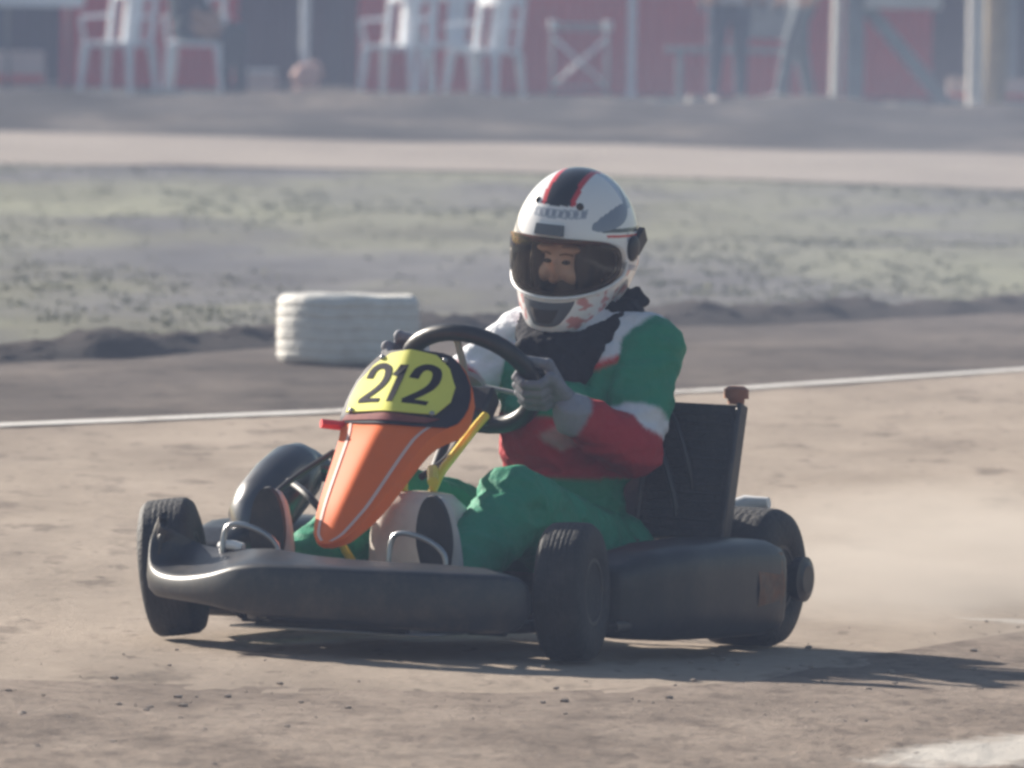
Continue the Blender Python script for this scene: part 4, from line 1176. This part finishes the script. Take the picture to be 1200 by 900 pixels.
# timber stand: white post, grey post, brace and board
root = empty('timber_stand', (2.62, 108.3, .012))
b = new(); box(b, (-.03, -.06, 1.2), (.065, .065, 2.4), Matrix.Rotation(R(.8), 3, 'Y') @ Matrix.Rotation(R(32), 3, 'Z')); obj('white_post', b, M['postw'], root, bevel=.006)
b = new(); box(b, (.115, .03, 1.2), (.15, .10, 2.4)); obj('grey_post', b, M['postg'], root, bevel=.006)
b = new(); d = Vector((.66, 0, -.78)); L = d.length; c_ = Vector((.53, .10, .46)); box(b, c_, (L+.06, .07, .12), Matrix.Rotation(math.atan2(.78, .66), 3, 'Y')); obj('brace', b, M['postg'], root, bevel=.006)
b = new(); box(b, (.50, -.03, .90), (.62, .04, .14)); obj('board', b, M['postw'], root, bevel=.006)
tag(root, 'timber stand with white post, grey post, slanting brace and pale board', 'timber stand')

# thick trunk-like post far right with a white pipe
b = new(); rings = []
for i in range(18):
    z = 2.6*i/17; r = .105-.02*z/2.6; rings.append([Vector(((r+.012*noise.noise(Vector((math.cos(t)*2, math.sin(t)*2, z*2))))*math.cos(t)+.02*math.sin(z*2), r*math.sin(t), z)) for t in [2*PI*q/18 for q in range(18)]])
loft(b, rings); o = obj('tree_post', b, M['wood']); o.location = (3.96, 111.2, 0); tag(o, 'thick rough wooden post beside a white pipe at the right', 'wooden post')
pole('pipe', 3.80, 110.9, .012, 2.5, .07, M['postw'], 'white pipe standing in front of the thick wooden post')
# barriers
def barrier(x0, x1, y, z0, z1, label):
    root = empty('barrier', ((x0+x1)/2, y, .012)); w = x1-x0
    b = new(); rings = [[Vector((sx*w/2*k, sy*d_/2, z)) for sx, sy in ((-1, -1), (1, -1), (1, 1), (-1, 1))] for z, d_, k in ((z0, .22, 1), (z0+(z1-z0)*.35, .2, 1), (z0+(z1-z0)*.55, .12, .99), (z1, .10, .98))]
    loft(b, rings); obj('barrier_body', b, M['barrierw'], root, bevel=.008)
    b = new(); box(b, (0, -.105, z0+(z1-z0)*.2), (w*.97, .03, (z1-z0)*.26)); obj('red_band', b, M['barrier'], root, bevel=.004)
    for s in (-1, 1):
        b = new(); box(b, (s*w*.4, 0, z0/2+.01), (.06, .2, max(.02, z0))); obj('foot', b, M['postg'], root, smooth=False)
    return tag(root, label, 'barrier', 'low red and pale barriers in the pit area')
barrier(-4.75, -3.99, 113.2, .04, .33, 'low pale barrier with red band under the white table at the left')
barrier(3.60, 3.77, 111.8, .05, .24, 'short red and pale barrier left of the thick wooden post')
barrier(4.06, 4.75, 112.6, .05, .22, 'long low red barrier right of the thick wooden post')
# table at the far left
root = empty('table', (-4.15, 111.6, .02))
b = new(); box(b, (0, 0, .80), (1.05, .6, .03)); obj('tabletop', b, M['white'], root, bevel=.005)
b = new(); box(b, (0, -.302, .765), (1.05, .006, .10)); box(b, (.526, 0, .765), (.006, .6, .10)); obj('apron', b, M['whitep'], root, smooth=False)
for x, y in ((-.48, -.26), (-.48, .26), (.40, .26), (-.1, .26)):
    b = new(); tube(b, [(x, y, 0), (x, y, .79)], .014, 8); obj('leg', b, M['dark_back'], root)
tag(root, 'white topped table at the far left edge of the pit area', 'table')
# pale kerb stones along the pit edge
st = [( -1.95, 110.2, .5), (-.95, 109.6, .42), (.55, 109.9, .4), (1.22, 109.2, .42), (1.45, 108.3, .14), (2.05, 109.4, .3), (2.62+.55, 109.6, .36), (2.62+.95, 110.0, .2), (-2.95, 110.6, .4)]
LBL = ['left of the lone chair by the tent pole', 'under the lone white chair', 'in front of the folding frame', 'just left of the jeans-clad person', 'beside the foot of the jeans-clad person, small and upright',
       'between the two standing people', 'below the pale board of the timber stand', 'at the foot of the slanting brace', 'between the two left chairs']
for (x, y, w), lb in zip(st, LBL):
    b = new(); h = .055 if w > .2 else .10
    rings = [[Vector((w/2*k*math.copysign(abs(math.cos(t))**.6, math.cos(t))+.01*noise.noise(Vector((t*2, z*9, x))), .09*k*math.sin(t), z*h)) for t in [2*PI*q/20 for q in range(20)]] for z, k in ((0, 1), (.5, 1.0), (.85, .93), (1, .8))]
    loft(b, rings); o = obj('kerb_stone', b, M['stone']); o.location = (x, y, .012); tag(o, 'pale kerb stone '+lb, 'kerb stone', 'pale kerb stones along the pit edge')

# ------------------------------------------------------------------ air
def volmat(name, col, dens, aniso=0):
    m = bpy.data.materials.new(name); m.use_nodes = True; N = m.node_tree.nodes; N.remove(N['Principled BSDF'])
    v = N.new('ShaderNodeVolumePrincipled'); v.inputs['Color'].default_value = (*col, 1); v.inputs['Density'].default_value = dens; v.inputs['Anisotropy'].default_value = aniso
    m.node_tree.links.new(v.outputs[0], N['Material Output'].inputs['Volume']); return m, v
hm, hv = volmat('haze_air', (.30, .37, .56), .0035, 0)
b = new(); box(b, (0, 280, 1.3), (620, 620, 5.0)); tag(obj('haze', b, hm, smooth=False), 'thin pale dusty haze hanging over the whole circuit', 'haze', kind='stuff')
# dust kicked  up behind the rear wheel
dm, dv = volmat('dust_air', (.93, .84, .76), 1.0, 0)
N = dm.node_tree.nodes; L = dm.node_tree.links
tc = N.new('ShaderNodeTexCoord'); nz = N.new('ShaderNodeTexNoise'); nz.inputs['Scale'].default_value = 2.2; nz.inputs['Detail'].default_value = 3
gr = N.new('ShaderNodeTexGradient'); gr.gradient_type = 'SPHERICAL'
mp = N.new('ShaderNodeMapping'); mp.inputs['Scale'].default_value = (1, 1, 1)
L.new(tc.outputs['Object'], gr.inputs[0]); L.new(tc.outputs['Object'], nz.inputs['Vector'])
m1 = N.new('ShaderNodeMath'); m1.operation = 'SUBTRACT'; m1.inputs[1].default_value = .35; L.new(nz.outputs['Fac'], m1.inputs[0])
m2 = N.new('ShaderNodeMath'); m2.operation = 'MULTIPLY'; L.new(m1.outputs[0], m2.inputs[0]); L.new(gr.outputs['Fac'], m2.inputs[1])
m3 = N.new('ShaderNodeMath'); m3.operation = 'MULTIPLY'; m3.inputs[1].default_value = 12.0; m3.use_clamp = False; L.new(m2.outputs[0], m3.inputs[0])
m4 = N.new('ShaderNodeMath'); m4.operation = 'MAXIMUM'; m4.inputs[1].default_value = 0; L.new(m3.outputs[0], m4.inputs[0]); L.new(m4.outputs[0], dv.inputs['Density'])
b = new(); r = bmesh.ops.create_icosphere(b, subdivisions=3, radius=1)
d = obj('dust', b, dm); d.scale = (1.0, 2.0, .21); d.location = (1.2, 30.2, .07)
tag(d, 'puff of tan dust thrown up behind the rear wheel of the kart', 'dust', kind='stuff')

vm2, vv = volmat('drifting_dust', (.62, .67, .80), .02, 0)
N = vm2.node_tree.nodes; L = vm2.node_tree.links
tc = N.new('ShaderNodeTexCoord'); mp = N.new('ShaderNodeMapping'); mp.inputs['Scale'].default_value = (.8, .8, .8)
nz = N.new('ShaderNodeTexNoise'); nz.inputs['Scale'].default_value = 1.3; nz.inputs['Detail'].default_value = 2
gr = N.new('ShaderNodeTexGradient'); gr.gradient_type = 'SPHERICAL'
L.new(tc.outputs['Object'], gr.inputs[0]); L.new(tc.outputs['Object'], nz.inputs['Vector'])
ma = N.new('ShaderNodeMapRange'); ma.inputs[1].default_value = .32; ma.inputs[2].default_value = .62; ma.inputs[4].default_value = .016; L.new(nz.outputs['Fac'], ma.inputs[0])
mb = N.new('ShaderNodeMath'); mb.operation = 'MULTIPLY'; L.new(ma.outputs[0], mb.inputs[0]); L.new(gr.outputs['Fac'], mb.inputs[1]); L.new(mb.outputs[0], vv.inputs['Density'])
b = new(); bmesh.ops.create_icosphere(b, subdivisions=3, radius=1)
d = obj('dust', b, vm2); d.scale = (5.5, 19, 1.5); d.location = (1.2, 54, .3)
tag(d, 'pale bluish dust drifting over the grass and the track edge behind the driver', 'dust', kind='stuff')
